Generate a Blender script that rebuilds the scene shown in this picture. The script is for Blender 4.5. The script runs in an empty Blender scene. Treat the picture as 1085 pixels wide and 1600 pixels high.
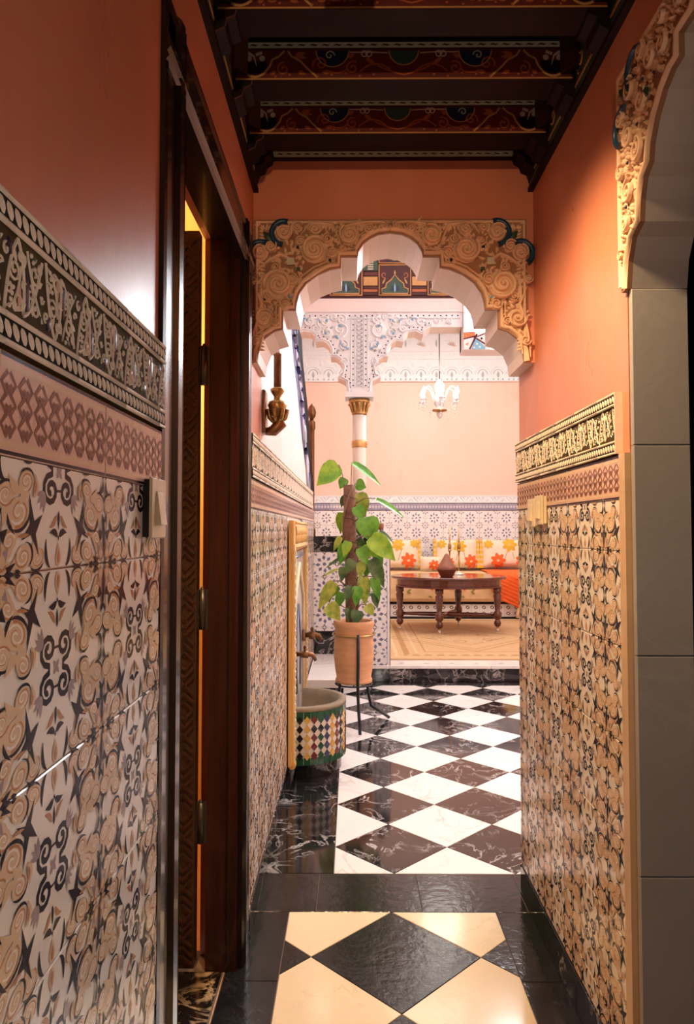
import bpy, bmesh, math, random
from mathutils import Vector, Matrix
random.seed(7)
S = bpy.context.scene
COL = S.collection
R = math.radians
PI = math.pi

# ---------------------------------------------------------------- camera
F = 1125.0; CAMH = 1.2
PITCH = R(2.2)
CPY = 828 - F*math.tan(PITCH)
YAW = math.atan(7.5/F*math.cos(PITCH))
cd = bpy.data.cameras.new('camera'); cam = bpy.data.objects.new('camera', cd); COL.objects.link(cam)
cam.location = (0, 0, CAMH); cam.rotation_euler = (PI/2+PITCH, 0, YAW)
cd.sensor_fit = 'VERTICAL'; cd.sensor_height = 36; cd.lens = 36*F/1600
cd.shift_y = -(800-CPY)/1600; cd.clip_start = 0.02
S.camera = cam
_fw = Vector((-math.sin(YAW)*math.cos(PITCH), math.cos(YAW)*math.cos(PITCH), math.sin(PITCH)))
_rt = Vector((math.cos(YAW), math.sin(YAW), 0)); _up = _rt.cross(_fw)
def _ray(px, py): return _fw + _rt*((px-542.5)/F) + _up*((CPY-py)/F)
def _hit(px, py, ax, v):
    d = _ray(px, py); o = Vector((0, 0, CAMH)); return o + d*((v-o[ax])/d[ax])
def at(px, py, y): return _hit(px, py, 1, y)      # measured point on a plane of known depth
def atx(px, py, x): return _hit(px, py, 0, x)
def atz(px, py, z): return _hit(px, py, 2, z)

# ---------------------------------------------------------------- world, light, exposure
w = bpy.data.worlds.new('world'); S.world = w; w.use_nodes = True
w.node_tree.nodes['Background'].inputs[0].default_value = (0.75, 0.85, 1.0, 1)
w.node_tree.nodes['Background'].inputs[1].default_value = 0.3
S.view_settings.view_transform = 'Standard'; S.view_settings.look = 'None'
S.view_settings.gamma = 1.0; S.view_settings.use_curve_mapping = False
S.view_settings.exposure = 0.0
def area(name, loc, rot, sx, sy, power, col):
    l = bpy.data.lights.new(name, 'AREA'); l.shape = 'RECTANGLE'; l.size = sx; l.size_y = sy; l.energy = power; l.color = col
    o = bpy.data.objects.new(name, l); o.location = loc; o.rotation_euler = rot; COL.objects.link(o); return o
def point(name, loc, power, col, rad=0.05):
    l = bpy.data.lights.new(name, 'POINT'); l.energy = power; l.color = col; l.shadow_soft_size = rad
    o = bpy.data.objects.new(name, l); o.location = loc; COL.objects.link(o); return o
def spot(name, loc, aim, power, col, ang, blend, rad):
    l = bpy.data.lights.new(name, 'SPOT'); l.energy = power; l.color = col; l.spot_size = R(ang); l.spot_blend = blend; l.shadow_soft_size = rad
    o = bpy.data.objects.new(name, l); o.location = loc; COL.objects.link(o)
    o.rotation_euler = (Vector(aim)-Vector(loc)).to_track_quat('-Z', 'Y').to_euler(); return o
area('patio_skylight_daylight', (1.3, 4.1, 3.93), (0, 0, 0), 2.6, 2.6, 30, (1.0, 0.98, 0.97))
area('patio_side_fill', (2.96, 4.1, 2.75), (0, R(90), 0), 1.7, 1.9, 6, (0.86, 0.93, 1.0))  # added daylight fill from the unseen right side of the patio
area('salon_fill_light', (1.0, 7.1, 3.9), (0, 0, 0), 2.8, 1.8, 100, (1.0, 0.95, 0.89))  # added area light filling the salon, no ceiling lamp modelled
spot('corridor_fill_spot', (-0.02, 1.28, 2.27), (0.55, 2.05, 0.75), 125, (1.0, 0.68, 0.36), 92, 0.8, 0.04)  # added spot out of view, brightens the right wall and its tiles
point('corridor_low_fill', (0.43, 0.08, 1.08), 6.5, (1.0, 0.86, 0.78), 0.05)  # added fill without a fixture, brightens left tiles and beam faces
spot('corridor_rear_fill', (-0.22, -1.7, 1.95), (0.12, 2.2, 2.00), 120, (1.0, 0.64, 0.36), 25, 1.0, 0.05)  # added spot behind the camera for arch and beam faces, no fixture
point('side_room_lamp_light', (-1.0, 2.75, 1.9), 30, (1.0, 0.62, 0.25), 0.1)

# ---------------------------------------------------------------- materials
MATS = {}
class NT:
    def __init__(s, name):
        s.m = bpy.data.materials.new(name); s.m.use_nodes = True; s.t = s.m.node_tree
        s.b = s.t.nodes['Principled BSDF']; s.tc = s.t.nodes.new('ShaderNodeTexCoord')
    def n(s, ty, **k):
        d = s.t.nodes.new(ty)
        for a, v in k.items(): setattr(d, a, v)
        return d
    def l(s, a, b): s.t.links.new(a, b)
    def noise(s, scale, detail=4, rough=0.55, vec=None, stretch=None, dist=0.0):
        d = s.n('ShaderNodeTexNoise'); d.inputs['Scale'].default_value = scale; d.inputs['Detail'].default_value = detail
        d.inputs['Roughness'].default_value = rough; d.inputs['Distortion'].default_value = dist
        v = vec or s.tc.outputs['Object']
        if stretch:
            mp = s.n('ShaderNodeMapping'); mp.inputs['Scale'].default_value = stretch; s.l(v, mp.inputs[0]); v = mp.outputs[0]
        s.l(v, d.inputs['Vector']); return d.outputs['Fac']
    def ramp(s, fac, stops):
        d = s.n('ShaderNodeValToRGB'); e = d.color_ramp.elements
        e[0].position, e[0].color = stops[0][0], (*stops[0][1], 1); e[1].position, e[1].color = stops[-1][0], (*stops[-1][1], 1)
        for p, c in stops[1:-1]:
            q = e.new(p); q.color = (*c, 1)
        s.l(fac, d.inputs[0]); return d.outputs[0]
    def bump(s, h, strength, dist=0.01):
        d = s.n('ShaderNodeBump'); d.inputs['Strength'].default_value = strength; d.inputs['Distance'].default_value = dist
        s.l(h, d.inputs['Height']); s.l(d.outputs[0], s.b.inputs['Normal'])
def M(name, col=(0.5, 0.5, 0.5), rough=0.5, metal=0.0, var=0.12, vscale=12, bump=0.0, bscale=60, coat=0.0, stretch=None, spec=0.5):
    if name in MATS: return MATS[name]
    t = NT(name)
    f = t.noise(vscale, 4, 0.6, stretch=stretch)
    lo = tuple(c*(1-var) for c in col); hi = tuple(min(1, c*(1+var)) for c in col)
    t.l(t.ramp(f, [(0.3, lo), (0.7, hi)]), t.b.inputs['Base Color'])
    t.b.inputs['Roughness'].default_value = rough; t.b.inputs['Metallic'].default_value = metal
    t.b.inputs['Specular IOR Level'].default_value = spec
    t.b.inputs['Coat Weight'].default_value = coat; t.b.inputs['Coat Roughness'].default_value = 0.06
    if bump: t.bump(t.noise(bscale, 5, 0.6, stretch=stretch), bump)
    MATS[name] = t.m; return t.m
def marble(name, base, vein, scale=6, rough=0.06, width=0.02, bump=0.0, cloud=None):
    t = NT(name); geo = t.n('ShaderNodeNewGeometry')
    vec = geo.outputs['Position']
    a = t.noise(scale, 6, 0.6, vec, dist=1.4)
    s1 = t.n('ShaderNodeMath', operation='SUBTRACT'); t.l(a, s1.inputs[0]); s1.inputs[1].default_value = 0.5
    s2 = t.n('ShaderNodeMath', operation='ABSOLUTE'); t.l(s1.outputs[0], s2.inputs[0])
    mk = t.ramp(s2.outputs[0], [(0.0, (1, 1, 1)), (width, (0, 0, 0))])
    g = t.noise(scale*0.6, 3, 0.5, vec); gm = t.ramp(g, [(0.42, (0, 0, 0)), (0.62, (1, 1, 1))])
    mm = t.n('ShaderNodeMath', operation='MULTIPLY'); t.l(mk, mm.inputs[0]); t.l(gm, mm.inputs[1])
    mx = t.n('ShaderNodeMix', data_type='RGBA'); t.l(mm.outputs[0], mx.inputs[0])
    cl = t.ramp(t.noise(scale*0.4, 3, 0.5, vec), [(0.35, base), (0.7, cloud or tuple(c*1.15 for c in base))])
    t.l(cl, mx.inputs[6]); mx.inputs[7].default_value = (*vein, 1)
    t.l(mx.outputs[2], t.b.inputs['Base Color']); t.b.inputs['Roughness'].default_value = rough
    if bump: t.bump(t.noise(28, 5, 0.6, vec), bump)
    MATS[name] = t.m; return t.m
def plaster(name, c1, c2, rough, bump):
    t = NT(name); geo = t.n('ShaderNodeNewGeometry'); vec = geo.outputs['Position']
    f = t.noise(3.0, 6, 0.62, vec, stretch=(1, 1, 0.45), dist=0.6)
    t.l(t.ramp(f, [(0.3, c1), (0.7, c2)]), t.b.inputs['Base Color'])
    r = t.ramp(t.noise(4.5, 4, 0.6, vec, stretch=(1, 1, 0.4)), [(0.3, (rough*0.75,)*3), (0.7, (rough*1.3,)*3)])
    t.l(r, t.b.inputs['Roughness'])
    t.bump(t.noise(9, 6, 0.55, vec, stretch=(1, 1, 0.4)), bump, 0.02)
    MATS[name] = t.m; return t.m
def emit(name, col, st):
    t = NT(name); t.b.inputs['Base Color'].default_value = (*col, 1); t.b.inputs['Emission Color'].default_value = (*col, 1)
    t.b.inputs['Emission Strength'].default_value = st; MATS[name] = t.m; return t.m
def leafmat(name, c1, c2):
    t = NT(name)
    f = t.noise(22, 4, 0.6, stretch=(1, 0.35, 1))
    t.l(t.ramp(f, [(0.35, c1), (0.62, c2)]), t.b.inputs['Base Color']); t.b.inputs['Roughness'].default_value = 0.32
    t.b.inputs['Transmission Weight'].default_value = 0.0
    MATS[name] = t.m; return t.m

plaster('salmon', (0.615, 0.205, 0.115), (0.70, 0.265, 0.155), 0.35, 0.12)
plaster('salmon_pale', (0.88, 0.56, 0.455), (0.90, 0.60, 0.495), 0.34, 0.08)
plaster('white_plaster', (0.74, 0.655, 0.635), (0.79, 0.71, 0.69), 0.4, 0.06)
plaster('room_ochre', (0.80, 0.52, 0.22), (0.86, 0.60, 0.28), 0.5, 0.05)
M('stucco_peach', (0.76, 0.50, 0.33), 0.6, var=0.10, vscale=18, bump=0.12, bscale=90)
M('stucco_recess_shade', (0.33, 0.165, 0.09), 0.7, var=0.15)  # darker ground: shade of the carved recesses put into the colour
M('stucco_white', (0.80, 0.83, 0.86), 0.55, var=0.03)
M('stucco_grey', (0.46, 0.50, 0.53), 0.6, var=0.05)
M('arch_soffit', (0.80, 0.66, 0.58), 0.45, var=0.05, vscale=5, bump=0.03, bscale=20)
M('jamb_soffit', (0.52, 0.45, 0.40), 0.6, var=0.06, vscale=6, bump=0.04, bscale=30)
M('frieze_cream', (0.80, 0.68, 0.54), 0.65, spec=0.2, var=0.08, vscale=40)
M('frieze_black', (0.014, 0.012, 0.011), 0.8, spec=0.06)
M('frieze_olive', (0.085, 0.058, 0.026), 0.8, spec=0.06, var=0.3, vscale=30)
M('paint_navy', (0.012, 0.02, 0.05), 0.35)
M('paint_blue', (0.010, 0.055, 0.12), 0.35)
M('paint_green', (0.035, 0.075, 0.035), 0.45)
M('paint_sky', (0.22, 0.42, 0.62), 0.5)
M('tile_cream', (0.84, 0.75, 0.66), 0.16, var=0.03, vscale=5, spec=0.20)
M('tile_tan', (0.71, 0.49, 0.31), 0.17, spec=0.12, var=0.08)
M('tile_rust', (0.50, 0.22, 0.10), 0.17, spec=0.12)
M('tile_navy', (0.015, 0.013, 0.026), 0.17, spec=0.06)
M('tile_mauve', (0.36, 0.27, 0.28), 0.17, spec=0.12)
M('tile_pink', (0.72, 0.44, 0.34), 0.17, spec=0.12, var=0.04)
M('tile_brown', (0.20, 0.07, 0.05), 0.17, spec=0.12)
M('tile_white', (0.80, 0.79, 0.80), 0.16, var=0.03)
M('tile_bluegrey', (0.15, 0.17, 0.26), 0.18)
M('tile_lilac', (0.30, 0.29, 0.40), 0.18)
M('grout', (0.50, 0.42, 0.36), 0.8)
M('grout_dark', (0.16, 0.11, 0.09), 0.7)
M('edge_trim', (0.62, 0.40, 0.22), 0.35, var=0.1)
marble('black_marble', (0.010, 0.010, 0.012), (0.52, 0.50, 0.50), 5.5, 0.07, 0.028)
marble('gold_marble', (0.012, 0.010, 0.010), (0.60, 0.45, 0.28), 7, 0.12, 0.05)
marble('white_marble', (0.80, 0.78, 0.77), (0.60, 0.57, 0.55), 3, 0.10, 0.02)
marble('cream_tile', (0.78, 0.63, 0.42), (0.72, 0.57, 0.37), 4, 0.12, 0.02, 0.01)
marble('slate_tile', (0.008, 0.008, 0.010), (0.03, 0.03, 0.034), 14, 0.10, 0.05, 0.14, (0.018, 0.018, 0.020))
marble('jamb_stone', (0.33, 0.30, 0.29), (0.39, 0.355, 0.34), 5, 0.5, 0.06, 0.05, (0.37, 0.335, 0.325))
M('dark_wood', (0.012, 0.006, 0.006), 0.24, spec=0.35, var=0.4, vscale=5, stretch=(8, 8, 0.5), bump=0.03, bscale=10, coat=0.3)
M('door_wood', (0.035, 0.010, 0.007), 0.26, spec=0.4, var=0.35, vscale=6, stretch=(8, 8, 0.5), bump=0.05, bscale=14, coat=0.2)
M('leaf_wood', (0.060, 0.026, 0.012), 0.30, var=0.3, vscale=9, bump=0.05)
M('beam_wood', (0.012, 0.004, 0.004), 0.6, spec=0.15, var=0.3, vscale=8)
M('beam_red', (0.12, 0.014, 0.010), 0.5, var=0.2)
M('paint_gold', (0.52, 0.27, 0.09), 0.45)
M('paint_orange', (0.40, 0.10, 0.025), 0.45)
M('paint_ivory', (0.55, 0.47, 0.36), 0.5)
M('paint_sage', (0.55, 0.58, 0.42), 0.5)
M('paint_maroon', (0.055, 0.006, 0.006), 0.5, var=0.2)
M('paint_leafgreen', (0.035, 0.075, 0.05), 0.5)
M('terracotta', (0.58, 0.30, 0.15), 0.7, var=0.14, vscale=7, stretch=(1, 1, 5), bump=0.06, bscale=30)
M('soil', (0.03, 0.02, 0.014), 0.9, bump=0.5)
M('coir', (0.20, 0.10, 0.065), 0.9, var=0.3, vscale=40, bump=0.5, bscale=90)
M('stem', (0.22, 0.13, 0.07), 0.5)
leafmat('leaf_light', (0.11, 0.32, 0.012), (0.30, 0.50, 0.03))
leafmat('leaf_mid', (0.045, 0.22, 0.010), (0.13, 0.36, 0.02))
leafmat('leaf_dark', (0.025, 0.08, 0.025), (0.09, 0.16, 0.04))
leafmat('leaf_yellow', (0.14, 0.28, 0.02), (0.46, 0.50, 0.08))
M('black_iron', (0.012, 0.014, 0.022), 0.35, metal=0.3)
M('brass', (0.42, 0.26, 0.10), 0.32, metal=0.85, var=0.25, vscale=20)
M('old_brass', (0.20, 0.10, 0.045), 0.34, metal=0.8, var=0.35, vscale=30)
M('gold', (0.62, 0.42, 0.17), 0.3, metal=0.8, var=0.2)
M('yellow_wood', (0.66, 0.38, 0.11), 0.45, var=0.12, vscale=8, stretch=(6, 6, 0.6))
M('cream_wood', (0.70, 0.56, 0.33), 0.5, var=0.12, vscale=25)
M('cement', (0.25, 0.20, 0.14), 0.85, var=0.2, vscale=12, bump=0.2)
M('zel_green', (0.012, 0.075, 0.035), 0.14, var=0.35, vscale=14)
M('zel_black', (0.012, 0.014, 0.018), 0.14)
M('zel_yellow', (0.58, 0.36, 0.09), 0.16)
M('zel_red', (0.13, 0.018, 0.022), 0.14)
M('zel_blue', (0.025, 0.03, 0.10), 0.14)
M('zel_white', (0.74, 0.68, 0.60), 0.3)
M('table_wood', (0.10, 0.026, 0.015), 0.14, var=0.3, vscale=6, stretch=(1, 6, 6), coat=0.5)
M('clay_red', (0.17, 0.045, 0.028), 0.45, var=0.2, vscale=40)
M('clay_lid', (0.26, 0.10, 0.06), 0.55, var=0.3, vscale=60, bump=0.3, bscale=120)
M('cloth_ivory', (0.84, 0.72, 0.56), 0.85, var=0.04, bump=0.06, bscale=200)
M('cloth_gold', (0.76, 0.50, 0.24), 0.8, var=0.08)
M('cloth_sand', (0.74, 0.50, 0.27), 0.85, var=0.1)
M('cloth_yellow', (0.68, 0.42, 0.03), 0.85)
M('cloth_orange', (0.80, 0.14, 0.025), 0.85, var=0.1)
M('cloth_olive', (0.30, 0.24, 0.06), 0.85)
M('throw_orange', (0.88, 0.16, 0.025), 0.75, var=0.06)
M('rug_sand', (0.58, 0.38, 0.20), 0.95, var=0.08, vscale=30)
M('rug_brown', (0.42, 0.24, 0.10), 0.95)
M('rug_straw', (0.66, 0.48, 0.28), 0.95)
M('plastic_cream', (0.74, 0.60, 0.38), 0.35)
M('plastic_dark', (0.02, 0.018, 0.018), 0.4)
M('glass_white', (0.86, 0.88, 0.90), 0.08, var=0.02)
M('candle', (0.85, 0.66, 0.42), 0.5)
M('rail_black', (0.006, 0.006, 0.009), 0.7, spec=0.08)
M('rail_blue', (0.06, 0.07, 0.24), 0.3)
M('rail_pale', (0.62, 0.62, 0.78), 0.4)
M('mirror_grey', (0.46, 0.47, 0.46), 0.2, var=0.2, vscale=4)
M('column_ivory', (0.80, 0.74, 0.66), 0.25, var=0.03)
M('stain_orange', (0.85, 0.20, 0.06), 0.3); M('stain_blue', (0.16, 0.42, 0.60), 0.3); M('stain_lead', (0.10, 0.012, 0.02), 0.4)
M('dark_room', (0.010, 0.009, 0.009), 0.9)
M('steel', (0.10, 0.09, 0.08), 0.35, metal=0.8)
emit('bulb', (1.0, 0.97, 0.93), 8.0)
emit('day_pane', (0.88, 0.94, 1.0), 26.0)
mm = NT('crystal'); mm.b.inputs['Base Color'].default_value = (0.95, 0.96, 0.97, 1); mm.b.inputs['Roughness'].default_value = 0.05
mm.b.inputs['Transmission Weight'].default_value = 0.55; mm.b.inputs['IOR'].default_value = 1.4; MATS['crystal'] = mm.m

# ---------------------------------------------------------------- mesh builder
class MB:
    def __init__(s): s.v = []; s.f = []; s.m = []; s.sm = []; s.names = []; s.k = 0
    def mi(s, n):
        if n not in s.names: s.names.append(n)
        return s.names.index(n)
    def face(s, idx, mat, smooth=False): s.f.append(tuple(idx)); s.m.append(s.mi(mat)); s.sm.append(smooth)
    def add(s, pts):
        b = len(s.v); s.v.extend([tuple(p) for p in pts]); return b
    def flat(s, poly, z, mat):
        a = sum(poly[i][0]*poly[(i+1) % len(poly)][1]-poly[(i+1) % len(poly)][0]*poly[i][1] for i in range(len(poly)))
        if a < 0: poly = poly[::-1]
        s.k += 1; z += s.k*5e-6      # later prints lie on top of earlier ones
        b = s.add([(p[0], p[1], z) for p in poly]); s.face(range(b, b+len(poly)), mat)
    def ribbon(s, pts, wd, z, mat, taper=0):
        n = len(pts); L = []; s.k += 1; z += s.k*5e-6
        for i, p in enumerate(pts):
            q0 = pts[max(0, i-1)]; q1 = pts[min(n-1, i+1)]
            dx, dy = q1[0]-q0[0], q1[1]-q0[1]; d = math.hypot(dx, dy) or 1
            t = i/(n-1); ww = wd/2
            if taper == 1: ww *= 1-t*0.85
            elif taper == 2: ww *= 0.15+0.85*math.sin(PI*t)
            L.append(((p[0]-dy/d*ww, p[1]+dx/d*ww, z), (p[0]+dy/d*ww, p[1]-dx/d*ww, z)))
        b = s.add([q for pr in L for q in pr])
        for i in range(n-1): s.face((b+2*i+1, b+2*i+3, b+2*i+2, b+2*i), mat)
    def ridge(s, pts, wd, h, z, mat, taper=0, closed=False):
        n = len(pts); prof = [(-0.5, 0), (-0.34, 0.75), (0, 1), (0.34, 0.75), (0.5, 0)]; b = len(s.v)
        for i, p in enumerate(pts):
            if closed: q0 = pts[(i-1) % n]; q1 = pts[(i+1) % n]
            else: q0 = pts[max(0, i-1)]; q1 = pts[min(n-1, i+1)]
            dx, dy = q1[0]-q0[0], q1[1]-q0[1]; d = math.hypot(dx, dy) or 1
            t = i/max(1, n-1); k = 1
            if taper == 1: k = 1-t*0.8
            elif taper == 2: k = 0.2+0.8*math.sin(PI*t)
            for a, c in prof: s.v.append((p[0]-dy/d*a*wd*k, p[1]+dx/d*a*wd*k, z+c*h*(0.4+0.6*k)))
        for i in range(n if closed else n-1):
            j = (i+1) % n
            for c in range(4): s.face((b+i*5+c+1, b+i*5+c, b+j*5+c, b+j*5+c+1), mat, True)
        if not closed:
            for e in (0, n-1): s.face([b+e*5+c for c in ((0, 1, 2, 3, 4) if e else (4, 3, 2, 1, 0))], mat)
    def dome(s, cx, cy, r, h, z, mat, n=8, ry=None, rot=0):
        ry = ry or r; b = len(s.v); ca, sa = math.cos(rot), math.sin(rot)
        for k, (rr, hh) in enumerate([(1, 0), (0.8, 0.62), (0.42, 0.92)]):
            for i in range(n):
                a = 2*PI*i/n; x, y = r*rr*math.cos(a), ry*rr*math.sin(a)
                s.v.append((cx+x*ca-y*sa, cy+x*sa+y*ca, z+h*hh))
        s.v.append((cx, cy, z+h))
        for k in range(2):
            for i in range(n):
                j = (i+1) % n; s.face((b+k*n+i, b+k*n+j, b+(k+1)*n+j, b+(k+1)*n+i), mat, True)
        for i in range(n): s.face((b+2*n+i, b+2*n+(i+1) % n, b+3*n), mat, True)
    def petal(s, base, tip, wd, h, z, mat, n=5, bend=0.0):
        dx, dy = tip[0]-base[0], tip[1]-base[1]; L = math.hypot(dx, dy) or 1; ux, uy = dx/L, dy/L
        b = len(s.v)
        for i in range(n+1):
            t = i/n; k = math.sin(PI*min(1, t**0.8))*wd/2; o = bend*math.sin(PI*t)
            cx, cy = base[0]+dx*t-uy*o, base[1]+dy*t+ux*o
            s.v.append((cx-uy*k, cy+ux*k, z)); s.v.append((cx, cy, z+h*(0.25+0.75*math.sin(PI*t)))); s.v.append((cx+uy*k, cy-ux*k, z))
        for i in range(n):
            a = b+3*i; s.face((a, a+1, a+4, a+3), mat, True); s.face((a+1, a+2, a+5, a+4), mat, True)
    def leaf2(s, base, tip, wd, z, mat, n=6, bend=0.0):
        dx, dy = tip[0]-base[0], tip[1]-base[1]; L = math.hypot(dx, dy) or 1; ux, uy = dx/L, dy/L; A = []; B = []
        for i in range(n+1):
            t = i/n; k = math.sin(PI*t**0.75)*wd/2; o = bend*math.sin(PI*t)
            cx, cy = base[0]+dx*t-uy*o, base[1]+dy*t+ux*o
            if 0 < i < n: A.append((cx-uy*k, cy+ux*k)); B.append((cx+uy*k, cy-ux*k))
            else: A.append((cx, cy))
        s.flat(A+B[::-1], z, mat)
    def prism(s, poly, z0, z1, mat, side=None, caps=3):
        a = sum(poly[i][0]*poly[(i+1) % len(poly)][1]-poly[(i+1) % len(poly)][0]*poly[i][1] for i in range(len(poly)))
        if a < 0: poly = poly[::-1]
        n = len(poly); b = s.add([(p[0], p[1], z0) for p in poly]+[(p[0], p[1], z1) for p in poly])
        if caps & 1: s.face(range(b+n-1, b-1, -1), mat)
        if caps & 2: s.face(range(b+n, b+2*n), mat)
        for i in range(n):
            j = (i+1) % n; s.face((b+i, b+j, b+n+j, b+n+i), side or mat)
    def cham(s, poly, z0, z1, c, mat):      # convex slab with a chamfered top edge
        a = sum(poly[i][0]*poly[(i+1) % len(poly)][1]-poly[(i+1) % len(poly)][0]*poly[i][1] for i in range(len(poly)))
        if a < 0: poly = poly[::-1]
        n = len(poly); ins = []
        for i in range(n):
            p = poly[i]; p0 = poly[i-1]; p1 = poly[(i+1) % n]
            e0 = Vector((p[0]-p0[0], p[1]-p0[1])); e1 = Vector((p1[0]-p[0], p1[1]-p[1]))
            if e0.length < 1e-9 or e1.length < 1e-9: ins.append(p); continue
            n0 = Vector((-e0.y, e0.x)).normalized(); n1 = Vector((-e1.y, e1.x)).normalized()
            k = 1+n0.dot(n1); d = (n0+n1)*(c/max(k, 0.3)); ins.append((p[0]+d.x, p[1]+d.y))
        b = s.add([(p[0], p[1], z0) for p in poly]+[(p[0], p[1], z1-c) for p in poly]+[(p[0], p[1], z1) for p in ins])
        s.face(range(b+2*n, b+3*n), mat); s.face(range(b+n-1, b-1, -1), mat)
        for i in range(n):
            j = (i+1) % n
            s.face((b+i, b+j, b+n+j, b+n+i), mat); s.face((b+n+i, b+n+j, b+2*n+j, b+2*n+i), mat)
    def box(s, x0, x1, y0, y1, z0, z1, mat):
        x0, x1 = min(x0, x1), max(x0, x1); y0, y1 = min(y0, y1), max(y0, y1); z0, z1 = min(z0, z1), max(z0, z1)
        b = s.add([(x, y, z) for z in (z0, z1) for (x, y) in ((x0, y0), (x1, y0), (x1, y1), (x0, y1))])
        for q in ((3, 2, 1, 0), (4, 5, 6, 7), (0, 1, 5, 4), (1, 2, 6, 5), (2, 3, 7, 6), (3, 0, 4, 7)): s.face([b+i for i in q], mat)
    def tube(s, pts, r, mat, n=8, taper=1.0, smooth=True):
        pts = [Vector(p) for p in pts]; k = len(pts); b = len(s.v); up = None
        for i, p in enumerate(pts):
            d = (pts[min(k-1, i+1)]-pts[max(0, i-1)]).normalized()
            if up is None: up = Vector((0, 0, 1)) if abs(d.z) < 0.9 else Vector((1, 0, 0))
            a = d.cross(up).normalized(); c = a.cross(d).normalized(); up = c
            rr = (r[i] if isinstance(r, (list, tuple)) else r*(1+(taper-1)*i/max(1, k-1)))
            for j in range(n):
                t = 2*PI*j/n; s.v.append(tuple(p+a*(rr*math.cos(t))+c*(rr*math.sin(t))))
        for i in range(k-1):
            for j in range(n):
                q = (j+1) % n; s.face((b+i*n+q, b+i*n+j, b+(i+1)*n+j, b+(i+1)*n+q), mat, smooth)
        s.face([b+j for j in range(n)], mat); s.face([b+(k-1)*n+j for j in range(n-1, -1, -1)], mat)
    def lathe(s, prof, mat, n=20, c=(0, 0), a0=0.0, a1=2*PI, smooth=True, zo=0.0):
        full = abs(a1-a0-2*PI) < 1e-6; m = n if full else n+1; b = len(s.v)
        for (r, z) in prof:
            for i in range(m):
                a = a0+(a1-a0)*i/n; s.v.append((c[0]+r*math.cos(a), c[1]+r*math.sin(a), z+zo))
        for k in range(len(prof)-1):
            for i in range(n):
                j = (i+1) % m; s.face((b+k*m+i, b+k*m+j, b+(k+1)*m+j, b+(k+1)*m+i), mat, smooth)
        if full:
            if prof[0][0] > 1e-4: s.face([b+i for i in range(m-1, -1, -1)], mat)
            if prof[-1][0] > 1e-4: s.face([b+(len(prof)-1)*m+i for i in range(m)], mat)
    def mesh(s, name):
        me = bpy.data.meshes.new(name); me.from_pydata(s.v, [], s.f)
        for n in s.names: me.materials.append(MATS[n])
        me.polygons.foreach_set('material_index', s.m); me.polygons.foreach_set('use_smooth', s.sm); me.update(); return me
    def build(s, name, parent=None, mw=None): return obj(name, s.mesh(name), parent, mw)
def obj(name, me, parent=None, mw=None):
    o = bpy.data.objects.new(name, me); COL.objects.link(o)
    if parent: o.parent = parent
    if mw is not None: o.matrix_local = mw
    return o
def empty(name, loc=(0, 0, 0), rz=0.0):
    o = bpy.data.objects.new(name, None); COL.objects.link(o); o.location = loc; o.rotation_euler = (0, 0, rz); o.empty_display_size = 0.05; return o
def tag(o, label=None, cat=None, group=None, kind=None):
    if label: o['label'] = label
    if cat: o['category'] = cat
    if group: o['group'] = group
    if kind: o['kind'] = kind
    return o
def struct(o, label, cat='wall'): return tag(o, label, cat, kind='structure')
def frame(o, u, v):
    u = Vector(u); v = Vector(v); n = u.cross(v)
    return Matrix(((u.x, v.x, n.x, o[0]), (u.y, v.y, n.y, o[1]), (u.z, v.z, n.z, o[2]), (0, 0, 0, 1)))
def FL(y, z, x): return frame((x, y, z), (0, 1, 0), (0, 0, 1))      # faces +X (left wall)
def FR(y, z, x): return frame((x, y, z), (0, -1, 0), (0, 0, 1))     # faces -X (right wall)
def FF(x, z, y): return frame((x, y, z), (1, 0, 0), (0, 0, 1))      # faces the camera
def clip(poly, ax, v, keep_gt):
    out = []
    for i in range(len(poly)):
        a, b = poly[i], poly[(i+1) % len(poly)]
        ia = (a[ax] >= v) if keep_gt else (a[ax] <= v); ib = (b[ax] >= v) if keep_gt else (b[ax] <= v)
        if ia: out.append(a)
        if ia != ib:
            t = (v-a[ax])/(b[ax]-a[ax]); out.append((a[0]+t*(b[0]-a[0]), a[1]+t*(b[1]-a[1])))
    return out
def cliprect(poly, x0, x1, y0, y1):
    for ax, v, g in ((0, x0, True), (0, x1, False), (1, y0, True), (1, y1, False)):
        if poly: poly = clip(poly, ax, v, g)
    out = []
    for p in poly:
        if not out or math.hypot(p[0]-out[-1][0], p[1]-out[-1][1]) > 1e-5: out.append(p)
    if len(out) > 1 and math.hypot(out[0][0]-out[-1][0], out[0][1]-out[-1][1]) < 1e-5: out.pop()
    return out
def parea(p): return abs(sum(p[i][0]*p[(i+1) % len(p)][1]-p[(i+1) % len(p)][0]*p[i][1] for i in range(len(p))))/2 if len(p) > 2 else 0
def arc(cx, cy, r, a0, a1, n=10): return [(cx+r*math.cos(R(a0+(a1-a0)*i/n)), cy+r*math.sin(R(a0+(a1-a0)*i/n))) for i in range(n+1)]
def spiral(cx, cy, r, turns, a0, d=1, n=14, r0=0.12): return [(cx+r*(1-(1-r0)*i/n)*math.cos(R(a0)+d*2*PI*turns*i/n), cy+r*(1-(1-r0)*i/n)*math.sin(R(a0)+d*2*PI*turns*i/n)) for i in range(n+1)]
def bez(p0, p1, p2, n=8): return [((1-t)**2*p0[0]+2*t*(1-t)*p1[0]+t*t*p2[0], (1-t)**2*p0[1]+2*t*(1-t)*p1[1]+t*t*p2[1]) for t in [i/n for i in range(n+1)]]
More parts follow.
